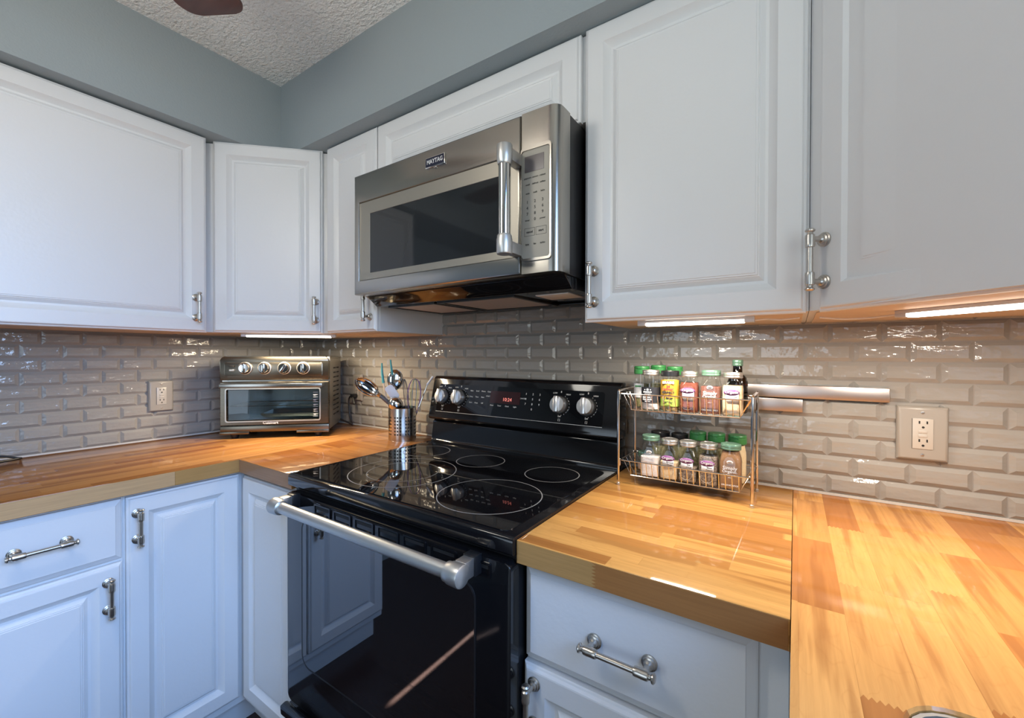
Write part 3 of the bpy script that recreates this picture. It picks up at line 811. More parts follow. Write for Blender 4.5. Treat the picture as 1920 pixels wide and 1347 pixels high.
# door with window
mb = B(m_darksteel)
def tl(r): return [[FT @ Vector(p) for p in ((u0, v0, w), (u1, v0, w), (u1, v1, w), (u0, v1, w))] for u0, u1, v0, v1, w in r]
mb.loops(tl([(X0, X1, .052, .226, .0), (X0, X1, .052, .226, .018), (X0+.003, X1-.003, .055, .223, .021), (-.022, .322, .070, .196, .021), (-.020, .320, .072, .194, .018), (-.020, .320, .072, .194, .004), (X0+.004, X1-.004, .056, .222, .0)]), False, False)
td = mb.done('oven_door', T_, angle=40, **kw)
B(m_ovenglass).box(-.021, .321, .071, .195, .010, .013, T=FT).done('door_glass', td, **kw)
mb = B(m_satin)
o_, i_ = rr(-.026, .326, .066, .200, .008, 4), rr(-.022, .322, .070, .196, .006, 4)
mb.loops([[FT @ Vector((a, b, w)) for a, b in q] for q, w in ((o_, .0205), (o_, .0225), (i_, .0225), (i_, .0205))], False, False)
mb.done('window_trim', td, **kw)
mb = B(m_whiteplastic)
for k in range(11): mb.box(.296, .314, .082+k*.0098, .0832+k*.0098, .0135, .0138, T=FT)
for k in range(5): mb.text('FRY', FT @ Matrix.Translation((.302, .088+k*.020, .0136)), .006)
mb.done('cooking_guide_print', td, angle=180, **kw)
mb = B(m_steel).box(-.038, .336, .204, .220, .036, .046, .002, T=FT)
for x in (-.030, .328): mb.box(x-.006, x+.006, .206, .218, .018, .038, T=FT)
mb.done('door_handle', td, **kw)
mb = B(m_white_print).text('Cuisinart', FT @ Matrix.Translation((.138, .0612, .0213)), .0135, .0003, sx=1.15)
mb.done('brand_lettering', td, angle=180, **kw)
mb = B(m_darksteel).box(X0, X1, .026, .050, .002, .020, .002, T=FT)
mb.box(X0, .060, .018, .028, .004, .024, .001, T=FT).box(.235, X1, .018, .028, .004, .024, .001, T=FT)
mb.done('base_strip', T_, **kw)
for x, y in ((.0, .002), (.312, .002), (.0, .19), (.312, .19)):
    B(m_blackm).lathe([(.012, 0), (.013, .002), (.017, .022), (.017, .0285)], Matrix.Translation((x, y, 0)), 16).done('foot', T_, **kw)
mb = B(m_polished)
for k in range(9): mb.tube([(.0-.018+k*.0395, .02, .125), (-.018+k*.0395, .19, .125)], .0012, 6)
mb.tube([(-.024, .018, .125), (.326, .018, .125), (.326, .195, .125), (-.024, .195, .125)], .0018, 6, closed=True)
mb.done('wire_rack', T_, **kw)
mb = B(m_satin).loops([[(.08, .03, .092), (.31, .03, .092), (.31, .19, .092), (.08, .19, .092)], [(.09, .04, .078), (.30, .04, .078), (.30, .18, .078), (.09, .18, .078)]], False, True)
mb.done('drip_tray', T_, **kw)
cord = B(m_blackm).tube(curve_pts([(.330, -.085, .952), (.345, -.050, .932), (.352, -.040, .926), (.335, -.036, .950), (.325, -.036, 1.00), (.326, -.036, 1.040), (.340, -.036, 1.056)], 8), .0038, 8).done('power_cord', T_)
mb = B(m_blackm).box(.338, .368, -.040, -.016, 1.048, 1.066, .004).tube([(.350, -.034, 1.054), (.372, -.040, 1.020)], .0055, 8)
mb.done('plug', cord)

# ---------------------------------------------------------------- wall outlets, knife strip
def outlet(name, label, fr, w, h, inset=(.4, .56), gfci=True):
    r = thing(name, label, 'outlet', tuple(fr.translation), 0, None)
    pr = [(0, .0005), (0, .0065), (.0015, .0095), (.005, .0125), (.007, .0128)]
    B(m_plate).loops([[fr @ Vector(p) for p in rect(-w/2, w/2, -h/2, h/2, i, z)] for i, z in pr]).done('wall_plate', r)
    rw, rh = w*inset[0]/2, h*inset[1]/2
    rc = B(m_recept).box(-rw, rw, -rh, rh, .012, .0145, .0006, T=fr).done('receptacle', r)
    mb = B(m_slot)
    for s_ in (-1, 1):
        c = s_*rh*.60
        for x in (-.32*rw, .42*rw): mb.box(x-.0013, x+.0013, c-.001+.003, c+.008, .0144, .0148, T=fr)
        mb.lathe([(.0024, .0144), (.0024, .0148)], fr @ Matrix.Translation((.04*rw, c-.0055, 0)), 12)
    mb.box(-rw*1.02, -rw*1.0, -rh, rh, .0125, .0146, T=fr)
    mb.done('socket_slots', rc)
    for z in (.0045, -.0045): B(m_recept).box(-rw*.42, rw*.42, z-.0030, z+.0030, .0143, .0158, .0006, T=fr).done('reset_button', rc)
    for s_ in (-1, 1):
        B(m_nickel).lathe([(.0030, .0125), (.0030, .0137), (0, .0142)], fr @ Matrix.Translation((0, s_*(h/2+rh)/2, 0)), 12).done('plate_screw', r)
    return r
outlet('wall_outlet', 'taupe wall outlet on the left splashback beside the toaster oven', frame((.007, -.655, 1.086), (0, 1, 0), (1, 0, 0)), .078, .118)
outlet('wall_outlet', 'taupe wall outlet behind the black plug in the corner', frame((.362, -.007, 1.096), (1, 0, 0), (0, -1, 0)), .064, .124)
outlet('wall_outlet', 'large taupe wall outlet right of the magnetic strip', frame((2.3025, -.007, 1.080), (1, 0, 0), (0, -1, 0)), .083, .117)
k1 = thing('knife_strip', 'long upper steel magnetic knife strip behind the spice rack', 'knife strip', (2.07, -.012, 1.158))
m_strip = steel('strip_steel', (.50, .44, .41), .36, (3, 3, 300))
B(m_strip).box(1.935, 2.250, -.020, -.0075, 1.1435, 1.1755, .0025).done('steel_bar', k1)
k2 = thing('knife_strip', 'short lower steel magnetic knife strip under the long one', 'knife strip', (2.0, -.012, 1.125))
B(m_strip).box(1.935, 2.0895, -.019, -.0075, 1.1095, 1.1412, .002).done('steel_bar', k2)

# ---------------------------------------------------------------- under-cabinet LED bars
def led_bar(label, P, d, L, power, color, cable=None, w=.020, capl=.018):
    """P: start of the bar, d: direction, bar hangs under the raw cabinet underside"""
    d = Vector((*d, 0)).normalized(); nrm = Vector((-d.y, d.x, 0))
    T = Matrix((d, nrm, Vector((0, 0, 1)))).transposed().to_4x4(); T.translation = Vector(P)
    r = thing('led_light_bar', label, 'light', tuple(Vector(P)+d*L/2))
    B(m_ledcase).box(0, L, -w/2, w/2, .006, .0125, .001, T=T).box(0, capl, -w/2, w/2, 0, .007, .001, T=T).box(L-capl, L, -w/2, w/2, 0, .007, .001, T=T).done('housing', r)
    B(m_led).box(capl, L-capl, -w/2*.9, w/2*.9, -.001, .0062, .002, T=T).done('lens', r)
    if cable: B(m_cable).tube(curve_pts(cable, 8), .0018, 6).done('cable', r)
    c = Vector(P)+d*L/2
    l = bpy.data.lights.new('led_light', 'AREA'); l.shape = 'RECTANGLE'; l.size = L-2*capl; l.size_y = w*.8; l.energy = power; l.color = color
    lo = bpy.data.objects.new('led_light', l); C.objects.link(lo); lo.parent = r
    Mi = ROOT[r.name].inverted()
    lo.matrix_local = Mi @ (Matrix.Translation((c.x, c.y, P[2]-.0025)) @ Matrix.Rotation(math.atan2(d.y, d.x), 4, 'Z'))
    return r
LZ = UZ0-.0105
led_bar('white LED light bar under the corner cabinet above the toaster oven', (.335, -.505, LZ), (1, 1), .335, LED_L, (1.0, .82, .56))
led_bar('white LED light bar under the cabinet right of the microwave', (1.770, -.285, LZ), (1, 0), .235, LED_R, (1.0, .89, .74),
        cable=[(2.005, -.285, LZ+.004), (2.025, -.270, LZ+.006), (2.05, -.268, LZ+.004), (2.08, -.262, LZ+.007)])
led_bar('bright LED light bar under the cabinet at the right edge of the photo', (2.226, -.262, LZ), (1, -1), .36, LED_R*1.5, (1.0, .90, .78),
        cable=[(2.227, -.262, LZ+.006), (2.19, -.245, LZ+.003), (2.15, -.25, LZ+.002), (2.112, -.262, LZ+.006)])

# ---------------------------------------------------------------- utensil crock and its utensils
cx, cy, cr = .779, -.114, .0535
K = thing('utensil_crock', 'perforated stainless steel utensil crock left of the range', 'crock', (cx, cy, CT))
mb = B(m_steel_cyl)
NC, NR, ZB0, ZB1, ztop = 32, 6, .020, .098, .126
def CP(a, z, r=cr): return Vector((cx+r*math.cos(a), cy+r*math.sin(a), CT+z))
A0 = math.radians(-73)-2*PI/NC*4.5
for i in range(NC):
    a0, a1 = A0+2*PI*i/NC, A0+2*PI*(i+1)/NC; am = (a0+a1)/2
    if True:
        mb._f([mb.bm.verts.new(p) for p in (CP(a0, 0), CP(a1, 0), CP(a1, ZB0), CP(a0, ZB0))])
        mb._f([mb.bm.verts.new(p) for p in (CP(a0, ZB1), CP(a1, ZB1), CP(a1, ztop), CP(a0, ztop))])
    for j in range(NR):
        z0 = ZB0+(ZB1-ZB0)*j/NR; z1 = ZB0+(ZB1-ZB0)*(j+1)/NR; zm = (z0+z1)/2
        if i % 4 == 3:
            mb._f([mb.bm.verts.new(p) for p in (CP(a0, z0), CP(a1, z0), CP(a1, z1), CP(a0, z1))]); continue
        ou = [(a1, zm), (a1, z1), (am, z1), (a0, z1), (a0, zm), (a0, z0), (am, z0), (a1, z0)]
        O = [mb.bm.verts.new(CP(a, z)) for a, z in ou]
        I = [mb.bm.verts.new(CP(am+.0034/cr*math.cos(k*PI/4), zm+.0034*math.sin(k*PI/4))) for k in range(8)]
        for k in range(8): mb._f([O[k], O[(k+1) % 8], I[(k+1) % 8], I[k]])
bmesh.ops.remove_doubles(mb.bm, verts=mb.bm.verts[:], dist=1e-5)
mb.lathe([(cr, .126), (cr+.0008, .1275), (cr-.0008, .1275), (cr-.001, .125)], Matrix.Translation((cx, cy, CT)), 48, cap=False)
mb.lathe([(0, .0015), (cr-.001, .0015), (cr, 0)], Matrix.Translation((cx, cy, CT)), 48, cap=False)
mb.done('crock_wall', K, angle=40)
B(m_blackm).lathe([(cr-.0016, .002), (cr-.0016, .123), (cr-.0024, .123), (cr-.0024, .003)], Matrix.Translation((cx, cy, CT)), 32, cap=False).done('inner_shade_sleeve', K)  # black liner added as the shade inside the crock, behind the holes

def utensil(name, label, cat='utensil'): return thing(name, label, cat, (cx, cy, CT+.004), 0, None)
toC = Vector((2.074-cx, -1.271-cy, .06)).normalized()     # towards the room
# big slotted spoon leaning left
u = utensil('slotted_spoon', 'large steel slotted spoon with grey handle leaning left out of the crock', 'spoon')
B(m_greynylon).tube(curve_pts([(cx+.01, cy+.005, CT+.008), (.762, -.133, 1.025), (.735, -.166, 1.075), (.724, -.178, 1.088)], 6), .0075, 10, r2=.0085).done('handle', u)
ax = Vector((-.058, -.066, .062)).normalized()
side = ax.cross(toC).normalized(); nn = side.cross(ax).normalized()
T = Matrix((ax, side, nn)).transposed().to_4x4(); T.translation = Vector((.690, -.214, 1.124))
mb = B(m_polished)
rings = []
for q in range(7):
    s_ = q/6
    rings.append([T @ Vector((.050*(1-.93*s_**1.6)*math.cos(a)*1.0, .027*(1-.9*s_**1.6)*math.sin(a), -.013*math.sin(s_*PI/2)+.004*(1-s_))) for a in [2*PI*k/28 for k in range(28)]])
mb.loops(rings, False, True)
mb.tube([T @ Vector((.050*math.cos(a), .027*math.sin(a), .0045)) for a in [2*PI*k/28 for k in range(28)]], .0016, 6, closed=True)
mb.tube([T @ Vector((-.048, 0, .001)), T @ Vector((-.075, .0, -.002))], .008, 10, r2=.009)
mb.use(m_slot)
for o_ in (-.010, 0, .010): mb.box(-.022, .018, o_-.002, o_+.002, -.0075, -.0055, T=T)
mb.done('spoon_bowl', u)
# tongs with teal tips
u = utensil('tongs', 'tongs with two upright teal tips standing in the crock', 'tongs')
for P, o_ in ((((.764, -.112, CT+.02), (.743, -.154, 1.051), (.731, -.168, 1.138)), ((.731, -.168, 1.138), (.7275, -.171, 1.180), (.7265, -.172, 1.216))),
              (((.772, -.106, CT+.02), (.764, -.132, 1.045), (.758, -.138, 1.146)), ((.758, -.138, 1.146), (.752, -.145, 1.190), (.749, -.148, 1.229)))):
    a = B(m_beige).tube(curve_pts(P, 6), .0038, 8).done('tong_arm', u)
    B(m_teal).tube(curve_pts(o_, 6), .0058, 10, r2=.0026).done('tong_tip', a)
# serving spoon
u = utensil('serving_spoon', 'large round steel serving spoon standing at the back of the crock', 'spoon')
B(m_polished).tube(curve_pts([(.790, -.095, CT+.012), (.772, -.118, 1.035), (.762, -.130, 1.110)], 6), .0042, 8).done('handle', u)
def bowl(mb, c, ax, facing, a_, b_, dep, n=28):
    ax = Vector(ax).normalized(); side = ax.cross(Vector(facing)).normalized(); nn = side.cross(ax).normalized()
    T = Matrix((ax, side, nn)).transposed().to_4x4(); T.translation = Vector(c)
    rings = []
    for q in range(8):
        s_ = q/7; k = math.cos(s_*PI/2*.97)
        rings.append([T @ Vector((a_*k*math.cos(t), b_*k*math.sin(t), -dep*math.sin(s_*PI/2))) for t in [2*PI*i/n for i in range(n)]])
    mb.loops(rings, False, True)
    mb.tube([T @ Vector((a_*math.cos(t), b_*math.sin(t), 0)) for t in [2*PI*i/n for i in range(n)]], .0011, 6, closed=True)
    return mb
bowl(B(m_polished), (.756, -.130, 1.150), (.01, .02, 1), -toC, .040, .030, .014).done('spoon_bowl', u)
# white spatula
u = utensil('spatula', 'small white silicone spatula in the middle of the crock', 'spatula')
sp = Vector((.023, .026, -.051)).normalized(); sd_ = sp.cross(toC).normalized(); nn = sd_.cross(sp)
T = Matrix((sp, sd_, nn)).transposed().to_4x4(); T.translation = Vector((.742, -.156, 1.126))+toC*.012
B(m_whiteplastic).prism(rr(0, .060, -.017, .017, .010), -.003, .003, T, bev=.002).done('blade', u)
B(m_greynylon).tube([T @ Vector((.056, 0, 0)), Vector((.786, -.108, CT+.02))], .004, 8).done('handle', u)
# ladle in front
u = utensil('ladle', 'small shiny steel ladle bowl at the front of the crock rim', 'ladle')
lc = Vector((.766, -.137, 1.056))+toC*.020
bowl(B(m_polished), lc, (.3, .35, -.5), -toC, .029, .026, .022).done('ladle_bowl', u)
B(m_polished).tube(curve_pts([lc+Vector((.008, .008, -.018)), (.782, -.128, 1.025), (.795, -.115, CT+.02)], 6), .0035, 8).done('handle', u)
# whisks
def whisk(label, base, tip, wid, cols, nb=4, r=.0011):
    u = utensil('whisk', label, 'whisk')
    b, t = Vector(base), Vector(tip); ax = (t-b); L = ax.length; ax.normalize()
    s1 = ax.cross(toC).normalized(); s2 = ax.cross(s1)
    for k in range(nb):
        th = PI*k/nb+.25; d = s1*math.cos(th)+s2*math.sin(th)
        pts = []
        for i in range(25):
            q = i/24*2-1
            h = (1-abs(q)**2.6); wv = wid*math.sin(PI*min(1, (1-abs(q))*1.25)*.5+0)*1 if False else None
            zz = L*(1-abs(q)**2.2)
            ww = wid*math.copysign(1, q)*math.sin(min(1, zz/L*0+abs(q)**.0*1)*1) if False else 0
            pts.append((q, zz))
        P = []
        for i in range(29):
            f = i/28*PI              # 0..pi around the loop
            x = -math.cos(f); y = math.sin(f)
            w_ = wid*x*(.35+.65*y**.6)*(1 if True else 0)
            P.append(b+ax*(L*(y**.9))+d*w_)
        B(cols[k % len(cols)]).tube(P, r, 6).done('whisk_wire', u)
    B(m_bluesil).tube([b+ax*.004, Vector((cx+.012, cy+.010, CT+.012))], .006, 10).done('handle', u)
    return u
whisk('balloon whisk with blue, lime and purple wires at the right of the crock', (.806, -.082, 1.020), (.812, -.078, 1.153), .040, [m_purple, m_lime, m_bluesil, m_purple])
whisk('narrow whisk of plain dark wires in the middle of the crock', (.793, -.098, 1.020), (.784, -.109, 1.152), .014, [m_greynylon], 3, .0009)
u = utensil('skewer', 'thin steel utensil with white grip leaning right towards the range', 'utensil')
B(m_polished).tube([(.795, -.095, CT+.02), (.845, -.041, 1.132)], .0022, 8).done('shaft', u)
B(m_whiteplastic).tube([(.843, -.043, 1.128), (.859, -.026, 1.162)], .0042, 10).done('grip', u)
B(m_polished).tube([Vector((.857, -.028, 1.160))+Vector((.011*math.cos(a)-.010, .011*math.sin(a)*.4, .011*math.sin(a)+.002)) for a in [2*PI*k/20 for k in range(20)]], .0007, 5, closed=True).done('hanging_loop', u)

# ---------------------------------------------------------------- wire spice rack
S = thing('spice_rack', 'two-tier chrome wire spice rack standing on the right worktop', 'spice rack', (1.846, -.138, CT))
XL, XR, YF, YK, RT = 1.6945, 1.9965, -.2065, -.071, 1.157
for x in (XL, XR):
    mb = B(m_chrome).tube(curve_pts([(x, YF, CT+.0005), (x, YF, 1.02), (x, YF, RT-.012), (x, YF+.006, RT-.002), (x, YF+.016, RT), (x, (YF+YK)/2, RT), (x, YK-.016, RT), (x, YK-.006, RT-.002), (x, YK, RT-.012), (x, YK, 1.02), (x, YK, CT+.0005)], 4), .0033, 10)
    sf = mb.done('side_frame', S)
    for y in (YF, YK): B(m_satin).lathe([(.0045, .0003), (.0045, .006), (.0034, .007)], Matrix.Translation((x, y, CT)), 12).done('foot_cap', sf)
def basket(zr, zb):
    mb = B(m_chrome)
    rx0, rx1, ry0, ry1 = 1.701, 1.990, -.201, -.076
    bx0, bx1, by0, by1 = 1.722, 1.970, -.189, -.088
    mb.tube([(rx0, ry0, zr), (rx1, ry0, zr), (rx1, ry1, zr), (rx0, ry1, zr)], .0017, 8, closed=True)
    mb.tube([(bx0, by0, zb), (bx1, by0, zb), (bx1, by1, zb), (bx0, by1, zb)], .0013, 6, closed=True)
    n = 18
    for i in range(n+1):
        x = bx0+(bx1-bx0)*i/n
        xr_ = x
        mb.tube([(xr_, ry0, zr), (x, by0, zb), (x, by1, zb), (xr_, ry1, zr)], .0009, 5)
    for i in range(5):
        y = by0+(by1-by0)*i/4
        mb.tube([(rx0, y, zr), (bx0, y, zb), (bx1, y, zb), (rx1, y, zr)], .0009, 5)
    for x, xs in ((XL, rx0), (XR, rx1)):
        for y in (YF+.012, YK-.012):
            mb.tube([(x, y, zr-.016), (x, y, zr+.002), (xs, y, zr+.001)], .0016, 6)
    for x in (XL, XR): mb.tube([(x, YF, zr-.001), (x, YK, zr-.001)], .0016, 6)
    return mb
basket(1.149, 1.1075).done('basket', S)
basket(.977, .9385).done('basket', S)

# ---------------------------------------------------------------- spice jars
def sup(a, z, n, N=32):
    out = []
    for k in range(N):
        t = 2*PI*(k+.5)/N; c, s_ = math.cos(t), math.sin(t)
        out.append((a*math.copysign(abs(c)**(2/n), c), a*math.copysign(abs(s_)**(2/n), s_), z))
    return out
def jar(name, label, x, y, z, h, w, square=True, lid='silver', glassm=None, content=None, fill=.6, tag=None, rz=0.0, group=None, lidr=None):
    r = thing(name, label, 'spice jar', (x, y, z), rz, group)
    kw = dict(world=False)
    a = w/2; n = 6 if square else 2
    lr = lidr or a*.93
    if lid == 'silver': lh = .013
    elif lid == 'sage': lh = .013
    elif lid == 'green': lh = .021
    elif lid == 'black': lh = .014
    hz = h-lh
    nr = lr*.90
    prof = [(a*.90, .0005, n), (a*.985, .003, n), (a, .008, n), (a, hz*.70, n), (a*.97, hz*.78, max(2, n*.7)), ((a+nr)/2*.97, hz*.87, 2.6 if square else 2), (nr, hz*.93, 2), (nr, hz+.004, 2)]
    g = B(glassm or m_jar).loops([sup(q, zz, nn) for q, zz, nn in prof], True, True).done('jar_glass', r, angle=60, **kw)
    if content:
        ft = hz*fill; cp = [(q-.0014, max(zz, .003), nn) for q, zz, nn in prof if zz < ft] 
        last = [p for p in prof if p[1] <= ft][-1]; nxt = ([p for p in prof if p[1] > ft] or [prof[-1]])[0]
        f = 0 if nxt[1] == last[1] else (ft-last[1])/(nxt[1]-last[1])
        cp.append((last[0]+(nxt[0]-last[0])*f-.0014, ft, last[2]+(nxt[2]-last[2])*f))
        B(content).loops([sup(q, zz, nn) for q, zz, nn in cp]).done('jar_contents', r, **kw)
    T = Matrix.Translation((0, 0, hz))
    if lid in ('silver', 'sage'):
        mm = m_silverlid if lid == 'silver' else m_sagelid
        mb = B(mm).lathe([(lr*.97, 0), (lr, .0012), (lr, .0035), (lr*.975, .0045), (lr*.975, .0060), (lr, .0068), (lr, lh-.0018), (lr*.96, lh-.0003), (lr*.90, lh), (lr*.88, lh-.0008), (0, lh-.0008)], T, 32)
    elif lid == 'green':
        mb = B(m_greenlid).lathe([(lr*1.0, 0), (lr*1.04, .001), (lr*1.04, lh*.62), (lr*1.0, lh*.66), (lr*1.0, lh*.74), (lr*1.03, lh*.78), (lr*1.03, lh-.003), (lr*.96, lh), (0, lh+.001)], T, 32)
        mb.box(-.006, .006, -lr*1.10, -lr*1.0, lh*.68, lh*.95, .001, T=T)
    else:
        mb = B(m_blacklid).lathe([(lr*1.0, 0), (lr*1.06, .001), (lr*1.06, lh-.002), (lr*1.0, lh), (lr*.85, lh), (lr*.82, lh-.0015), (0, lh-.0015)], T, 32)
    mb.done('lid', r, angle=30, **kw)
    if tag: tag(r, g, a, hz)
    return r
FJ = Matrix(((1, 0, 0, 0), (0, 0, -1, 0), (0, 1, 0, 0), (0, 0, 0, 1)))
def ell(cx_, cz_, rx_, rz_, n=24): return [(cx_+rx_*math.cos(2*PI*k/n), cz_+rz_*math.sin(2*PI*k/n)) for k in range(n)]
def tag_purple(kind):
    def f(r, g, a, hz):
        w = a+.0003; T = FJ @ Matrix.Translation((0, 0, w)); kw = dict(world=False)
        lb = B(m_label_w).prism([(-.010, hz*.36), (.0135, hz*.36), (.0135, hz*.60), (-.0135, hz*.60), (-.0135, hz*.46), (-.0125, hz*.41)], -.0002, .0003, T)
        mb = lb.use(m_dark_print)
        for k, t in enumerate(kind.split()): mb.text(t, T @ Matrix.Translation((.004, hz*(.51-.065*k), .0005)), .0052, .0001, depth=.0001)
        mb.use(m_silverlid).tube([T @ Vector((-.002+.0145*math.cos(t), hz*.27+.0155*math.sin(t), .0003)) for t in [PI*1.02+PI*1.0*k/12 for k in range(13)]], .0005, 4)
        l = mb.done('paper_label', r, angle=180, **kw)
        mb = B(m_label_p).prism(ell(-.001, hz*.625, .0165, .0068), .0, .0006, T)
        mb.use(m_label_w).text('Organic', T @ Matrix.Translation((-.001, hz*.632, .0008)), .0085, .0002, depth=.0001)
        mb.done('label_band', l, angle=180, **kw)
    return f
def tag_simply(r, g, a, hz):
    w = a+.0003; T = FJ @ Matrix.Translation((0, 0, w)); kw = dict(world=False)
    mb = B(m_label_w).text('Simply', T @ Matrix.Translation((0, hz*.555, 0)), .0115, .0002, depth=.0002)
    mb.text('Organic.', T @ Matrix.Translation((0, hz*.465, 0)), .0092, .0002, depth=.0002)
    for k in range(5):
        t = PI*(.15+.7*k/4); c = Vector((.0055*math.cos(t), hz*.68+.004*math.sin(t), 0))
        mb.prism(ell(c.x, c.y, .0020, .0028, 10), -.0001, .0002, T)
    mb.box(-.006, .006, hz*.665, hz*.672, 0, .0002, T=T)
    mb.box(-.004, .004, hz*.31, hz*.318, 0, .0002, T=T)
    mb.text('ORGANIC SPICE', T @ Matrix.Translation((0, hz*.12, 0)), .0048, .0001, depth=.0002)
    mb.done('printed_logo', r, angle=180, **kw)
def wrap(r, a, z0, z1, m, a0=-150, a1=-20, n=16, name='paper_label'):
    mb = B(m); R = a+.0006
    P = [math.radians(a0+(a1-a0)*k/n) for k in range(n+1)]
    lo = [(R*math.cos(t), R*math.sin(t)) for t in P]; hi_ = [((R+.0003)*math.cos(t), (R+.0003)*math.sin(t)) for t in P[::-1]]
    mb.prism(lo+hi_, z0, z1); return mb
def tag_black(r, g, a, hz):
    mb = wrap(r, a, hz*.22, hz*.66, m_label_b, -165, 15)
    T = FJ @ Matrix.Translation((-.002, 0, a+.0014)) ; mb.use(m_label_w)
    for x, s_ in ((-.007, .0014), (0, .0028), (.007, .0014)): mb.prism(ell(x, hz*.59, s_, s_, 10), -.0004, .0004, T)
    for z, t, s_ in ((.52, 'PREMIUM', .0050), (.46, 'GOURMET', .0034), (.37, 'SEA SALT', .0058), (.31, 'FINE GRAIN', .0044), (.255, 'NET WT', .0036)):
        mb.text(t, T @ Matrix.Translation((0, hz*z, 0)), s_, .0002, depth=.0004)
    mb.done('paper_label', r, angle=60, world=False)
def tag_yellow(r, g, a, hz):
    mb = wrap(r, a, hz*.36, hz*.90, m_label_y, -170, -10)
    l = mb.done('paper_label', r, angle=60, world=False)
    mb = wrap(r, a+.0004, hz*.15, hz*.37, m_label_g, -170, -10); mb.done('label_band', l, angle=60, world=False)
    T = FJ @ Matrix.Translation((.001, 0, a+.0012))
    mb = B(m_label_r).prism([(-.014, hz*.77), (-.011, hz*.80), (.011, hz*.80), (.014, hz*.77), (.014, hz*.85), (0, hz*.885), (-.014, hz*.85)], -.0004, .0003, T)
    mb.use(m_label_w).text('BRAGG', T @ Matrix.Translation((0, hz*.825, .0005)), .0085, .0004, depth=.0002)
    mb.use(m_label_r).text('24', T @ Matrix.Translation((0, hz*.715, .0003)), .0085, .0004).text('ORGANIC', T @ Matrix.Translation((0, hz*.635, .0003)), .0062, .0003)
    mb.use(m_dark_print).text('SPRINKLE', T @ Matrix.Translation((0, hz*.545, .0003)), .0068, .0004).text('Herbs', T @ Matrix.Translation((0, hz*.47, .0003)), .0058, .0003).text('& Spices', T @ Matrix.Translation((0, hz*.39, .0006)), .0064, .0004).text('SALT FREE', T @ Matrix.Translation((0, hz*.27, .0006)), .0048, .0002)
    mb.done('printed_logo', l, angle=180, world=False)
def tag_herb(r, g, a, hz):
    mb = wrap(r, a, hz*.30, hz*.72, m_label_w, -165, -60)
    mb.use(m_greenlid).box(-a*.6, a*.2, -a*.99-.0016, -a*.8, hz*.62, hz*.66)
    mb.use(m_dark_print)
    mb.done('paper_label', r, angle=60, world=False)
ZA, ZBB = 1.1089, .9399
G1, G2 = 'spice jars on the upper rack shelf', 'spice jars on the lower rack shelf'
yf, yb = -.165, -.112
# upper shelf, front row
jar('spice_jar', 'salt jar with black label and silver lid on the upper shelf', 1.7655, yf, ZA, .102, .0455, False, 'silver', None, m_s_salt, .28, tag_black, group=G1, lidr=.0215)
jar('spice_jar', 'yellow-labelled seasoning bottle with black lid on the upper shelf', 1.8125, yf, ZA, .101, .0430, False, 'black', None, m_s_mix, .92, tag_yellow, group=G1, lidr=.0205)
jar('spice_jar', 'square jar of red spice with silver lid on the upper shelf', 1.8590, yf, ZA, .100, .0440, True, 'silver', None, m_s_red, .84, tag_purple('Chili Pepper'), .03, G1)
jar('spice_jar', 'square jar of paprika with sage green lid on the upper shelf', 1.9070, yf, ZA, .104, .0455, True, 'sage', None, m_s_paprika, .72, tag_simply, .02, G1)
jar('spice_jar', 'square jar of pale powder with silver lid at the right of the upper shelf', 1.9535, yf, ZA, .100, .0440, True, 'silver', None, m_s_tan, .80, tag_purple('Onion Powder'), .03, G1)
# upper shelf, back row
jar('spice_jar', 'herb jar with green cap at the left end of the upper shelf', 1.7290, -.122, ZA, .110, .0400, False, 'green', None, m_s_herb, .7, tag_herb, group=G1, lidr=.0198)
jar('spice_jar', 'herb jar with green cap behind the black-labelled salt jar', 1.7700, yb, ZA, .113, .0400, False, 'green', None, m_s_leaf, .7, None, group=G1, lidr=.0192)
jar('spice_jar', 'herb jar with green cap behind the yellow-labelled bottle', 1.8120, yb, ZA, .110, .0400, False, 'green', None, m_s_herb, .7, None, group=G1, lidr=.0192)
b = thing('extract_bottle', 'dark brown extract bottle with green cap at the back of the upper shelf', 'bottle', (1.957, -.108, ZA), 0)
B(m_amber).lathe([(.020, .0005), (.0225, .004), (.0225, .074), (.019, .086), (.0105, .096), (.0100, .116)], None, 28).done('bottle_glass', b, angle=50, world=False)
B(m_sagelid).lathe([(.0112, .114), (.0118, .115), (.0118, .119), (.0113, .120), (.0118, .121), (.0118, .127), (.0105, .129), (0, .129)], None, 24).done('cap', b, world=False)
# lower shelf, front row
jar('spice_jar', 'square jar half full of white salt with sage green lid on the lower shelf', 1.7660, yf, ZBB, .104, .0470, True, 'sage', None, m_s_salt, .55, tag_simply, .06, G2)
jar('spice_jar', 'square jar of cream powder with silver lid on the lower shelf', 1.8130, yf, ZBB, .099, .0430, True, 'silver', None, m_s_tan, .50, tag_purple('Ground Ginger'), .03, G2)
jar('spice_jar', 'square jar of dried herb with silver lid mid lower shelf', 1.8570, yf, ZBB, .099, .0430, True, 'silver', None, m_s_seed, .42, tag_purple('Dill Weed'), .02, G2)
jar('spice_jar', 'square jar of dark seeds with silver lid on the lower shelf', 1.9030, yf, ZBB, .099, .0435, True, 'silver', None, m_s_seed, .80, tag_purple('Black Pepper'), .02, G2)
jar('spice_jar', 'square jar of cinnamon brown powder with sage green lid on the lower shelf', 1.9500, yf, ZBB, .103, .0465, True, 'sage', None, m_s_brown, .96, tag_simply, .02, G2)
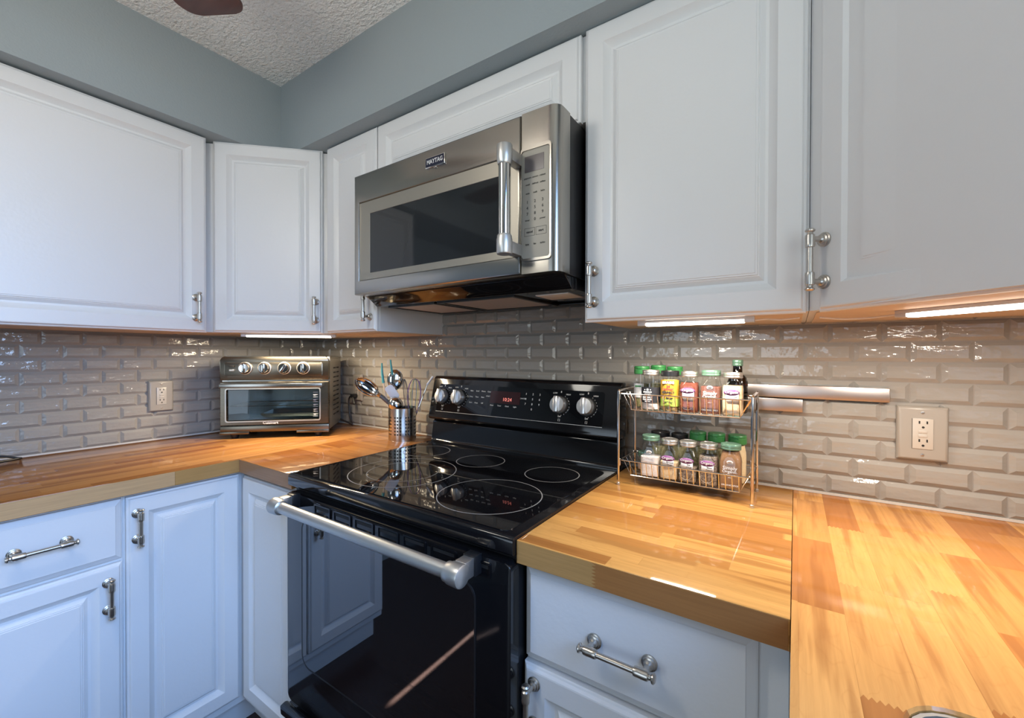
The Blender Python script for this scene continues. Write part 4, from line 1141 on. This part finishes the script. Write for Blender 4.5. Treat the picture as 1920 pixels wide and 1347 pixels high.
# lower shelf, back row
jar('spice_jar', 'short jar with sage green lid low at the left end of the lower shelf', 1.7340, -.122, ZBB, .050, .0300, False, 'sage', None, m_s_pinksalt, .5, None, group=G2)
jar('spice_jar', 'jar with wide black lid behind the white salt jar', 1.7760, yb, ZBB, .107, .0440, False, 'black', None, m_s_leaf, .75, None, group=G2, lidr=.0225)
jar('spice_jar', 'jar with plain black lid behind the cream powder jar', 1.8250, yb, ZBB, .106, .0400, False, 'black', None, m_s_leaf, .8, None, group=G2, lidr=.0195)
jar('spice_jar', 'jar with green cap behind the dried herb jar on the lower shelf', 1.8690, yb, ZBB, .116, .0400, False, 'green', None, m_s_herb, .8, None, group=G2, lidr=.0192)
jar('spice_jar', 'jar with green cap behind the dark seed jar on the lower shelf', 1.9120, yb, ZBB, .116, .0400, False, 'green', None, m_s_leaf, .8, None, group=G2, lidr=.0192)
jar('spice_jar', 'jar of cream powder with green cap behind the cinnamon jar', 1.9580, yb, ZBB, .116, .0410, False, 'green', None, m_s_cream, .96, None, group=G2, lidr=.0195)

# ---------------------------------------------------------------- black wire stand at the left edge
ws = thing('wire_stand', 'black wire stand corner lying on the left worktop at the photo edge', 'stand', (.06, -1.13, CT))
mb = B(m_blackm)
mb.tube(curve_pts([(.028, -1.13, .942), (.0285, -1.06, .931), (.030, -1.025, .9185), (.037, -1.022, .9180), (.055, -1.06, .9178), (.132, -1.232, .9178)], 6), .0034, 10)
mb.tube([(.028, -1.13, .942), (.03, -1.23, .950), (.12, -1.235, .9178), (.132, -1.232, .9178)], .0034, 10)
mb.done('wire_frame', ws)

# ---------------------------------------------------------------- ceiling fan
hx_, hy_ = 1.175, -1.320
fn = thing('ceiling_fan', 'ceiling fan with dark mahogany blades, one blade tip at the top edge', 'ceiling fan', (hx_, hy_, CZ))
kw = dict(world=False)
B(m_fanmetal).lathe([(.075, -.001), (.078, -.02), (.06, -.05), (.05, -.06), (.10, -.08), (.115, -.10), (.115, -.16), (.10, -.185), (.06, -.20), (.055, -.21)], None, 32).done('motor_housing', fn, **kw)
for k in range(5):
    ang = math.radians(119.7+72*k)
    Rz = Matrix.Rotation(ang, 4, 'Z')
    T = Rz @ Matrix.Translation((0, 0, -.202)) @ Matrix.Rotation(math.radians(0), 4, 'X')
    bp = [(.17, -.055), (.30, -.068), (.56, -.078)]
    for q in range(7):
        a = math.radians(-90+90*q/6); bp.append((.575+.035*math.cos(a), -.043+.035*math.sin(a)))
    for q in range(7):
        a = math.radians(90*q/6); bp.append((.575+.035*math.cos(a), .043+.035*math.sin(a)))
    bp += [(.56, .078), (.30, .068), (.17, .055)]
    bl = B(m_fanwood).prism(bp, -.004, .004, T, bev=.002).done('fan_blade', fn, **kw)
    B(m_fanmetal).box(.09, .24, -.018, .018, .004, .009, .002, T=T).done('blade_bracket', bl, **kw)
B(m_globe).lathe([(.05, -.209), (.05, -.25), (.105, -.27), (.13, -.31), (.125, -.36), (.08, -.41), (0, -.43)], None, 32).done('light_globe', fn, **kw)
l = bpy.data.lights.new('fan_lamp', 'POINT'); l.energy = FAN; l.color = (1.0, .95, .85); l.shadow_soft_size = .10
lo = bpy.data.objects.new('fan_lamp', l); C.objects.link(lo); lo.parent = fn; lo.location = (0, 0, -.50)
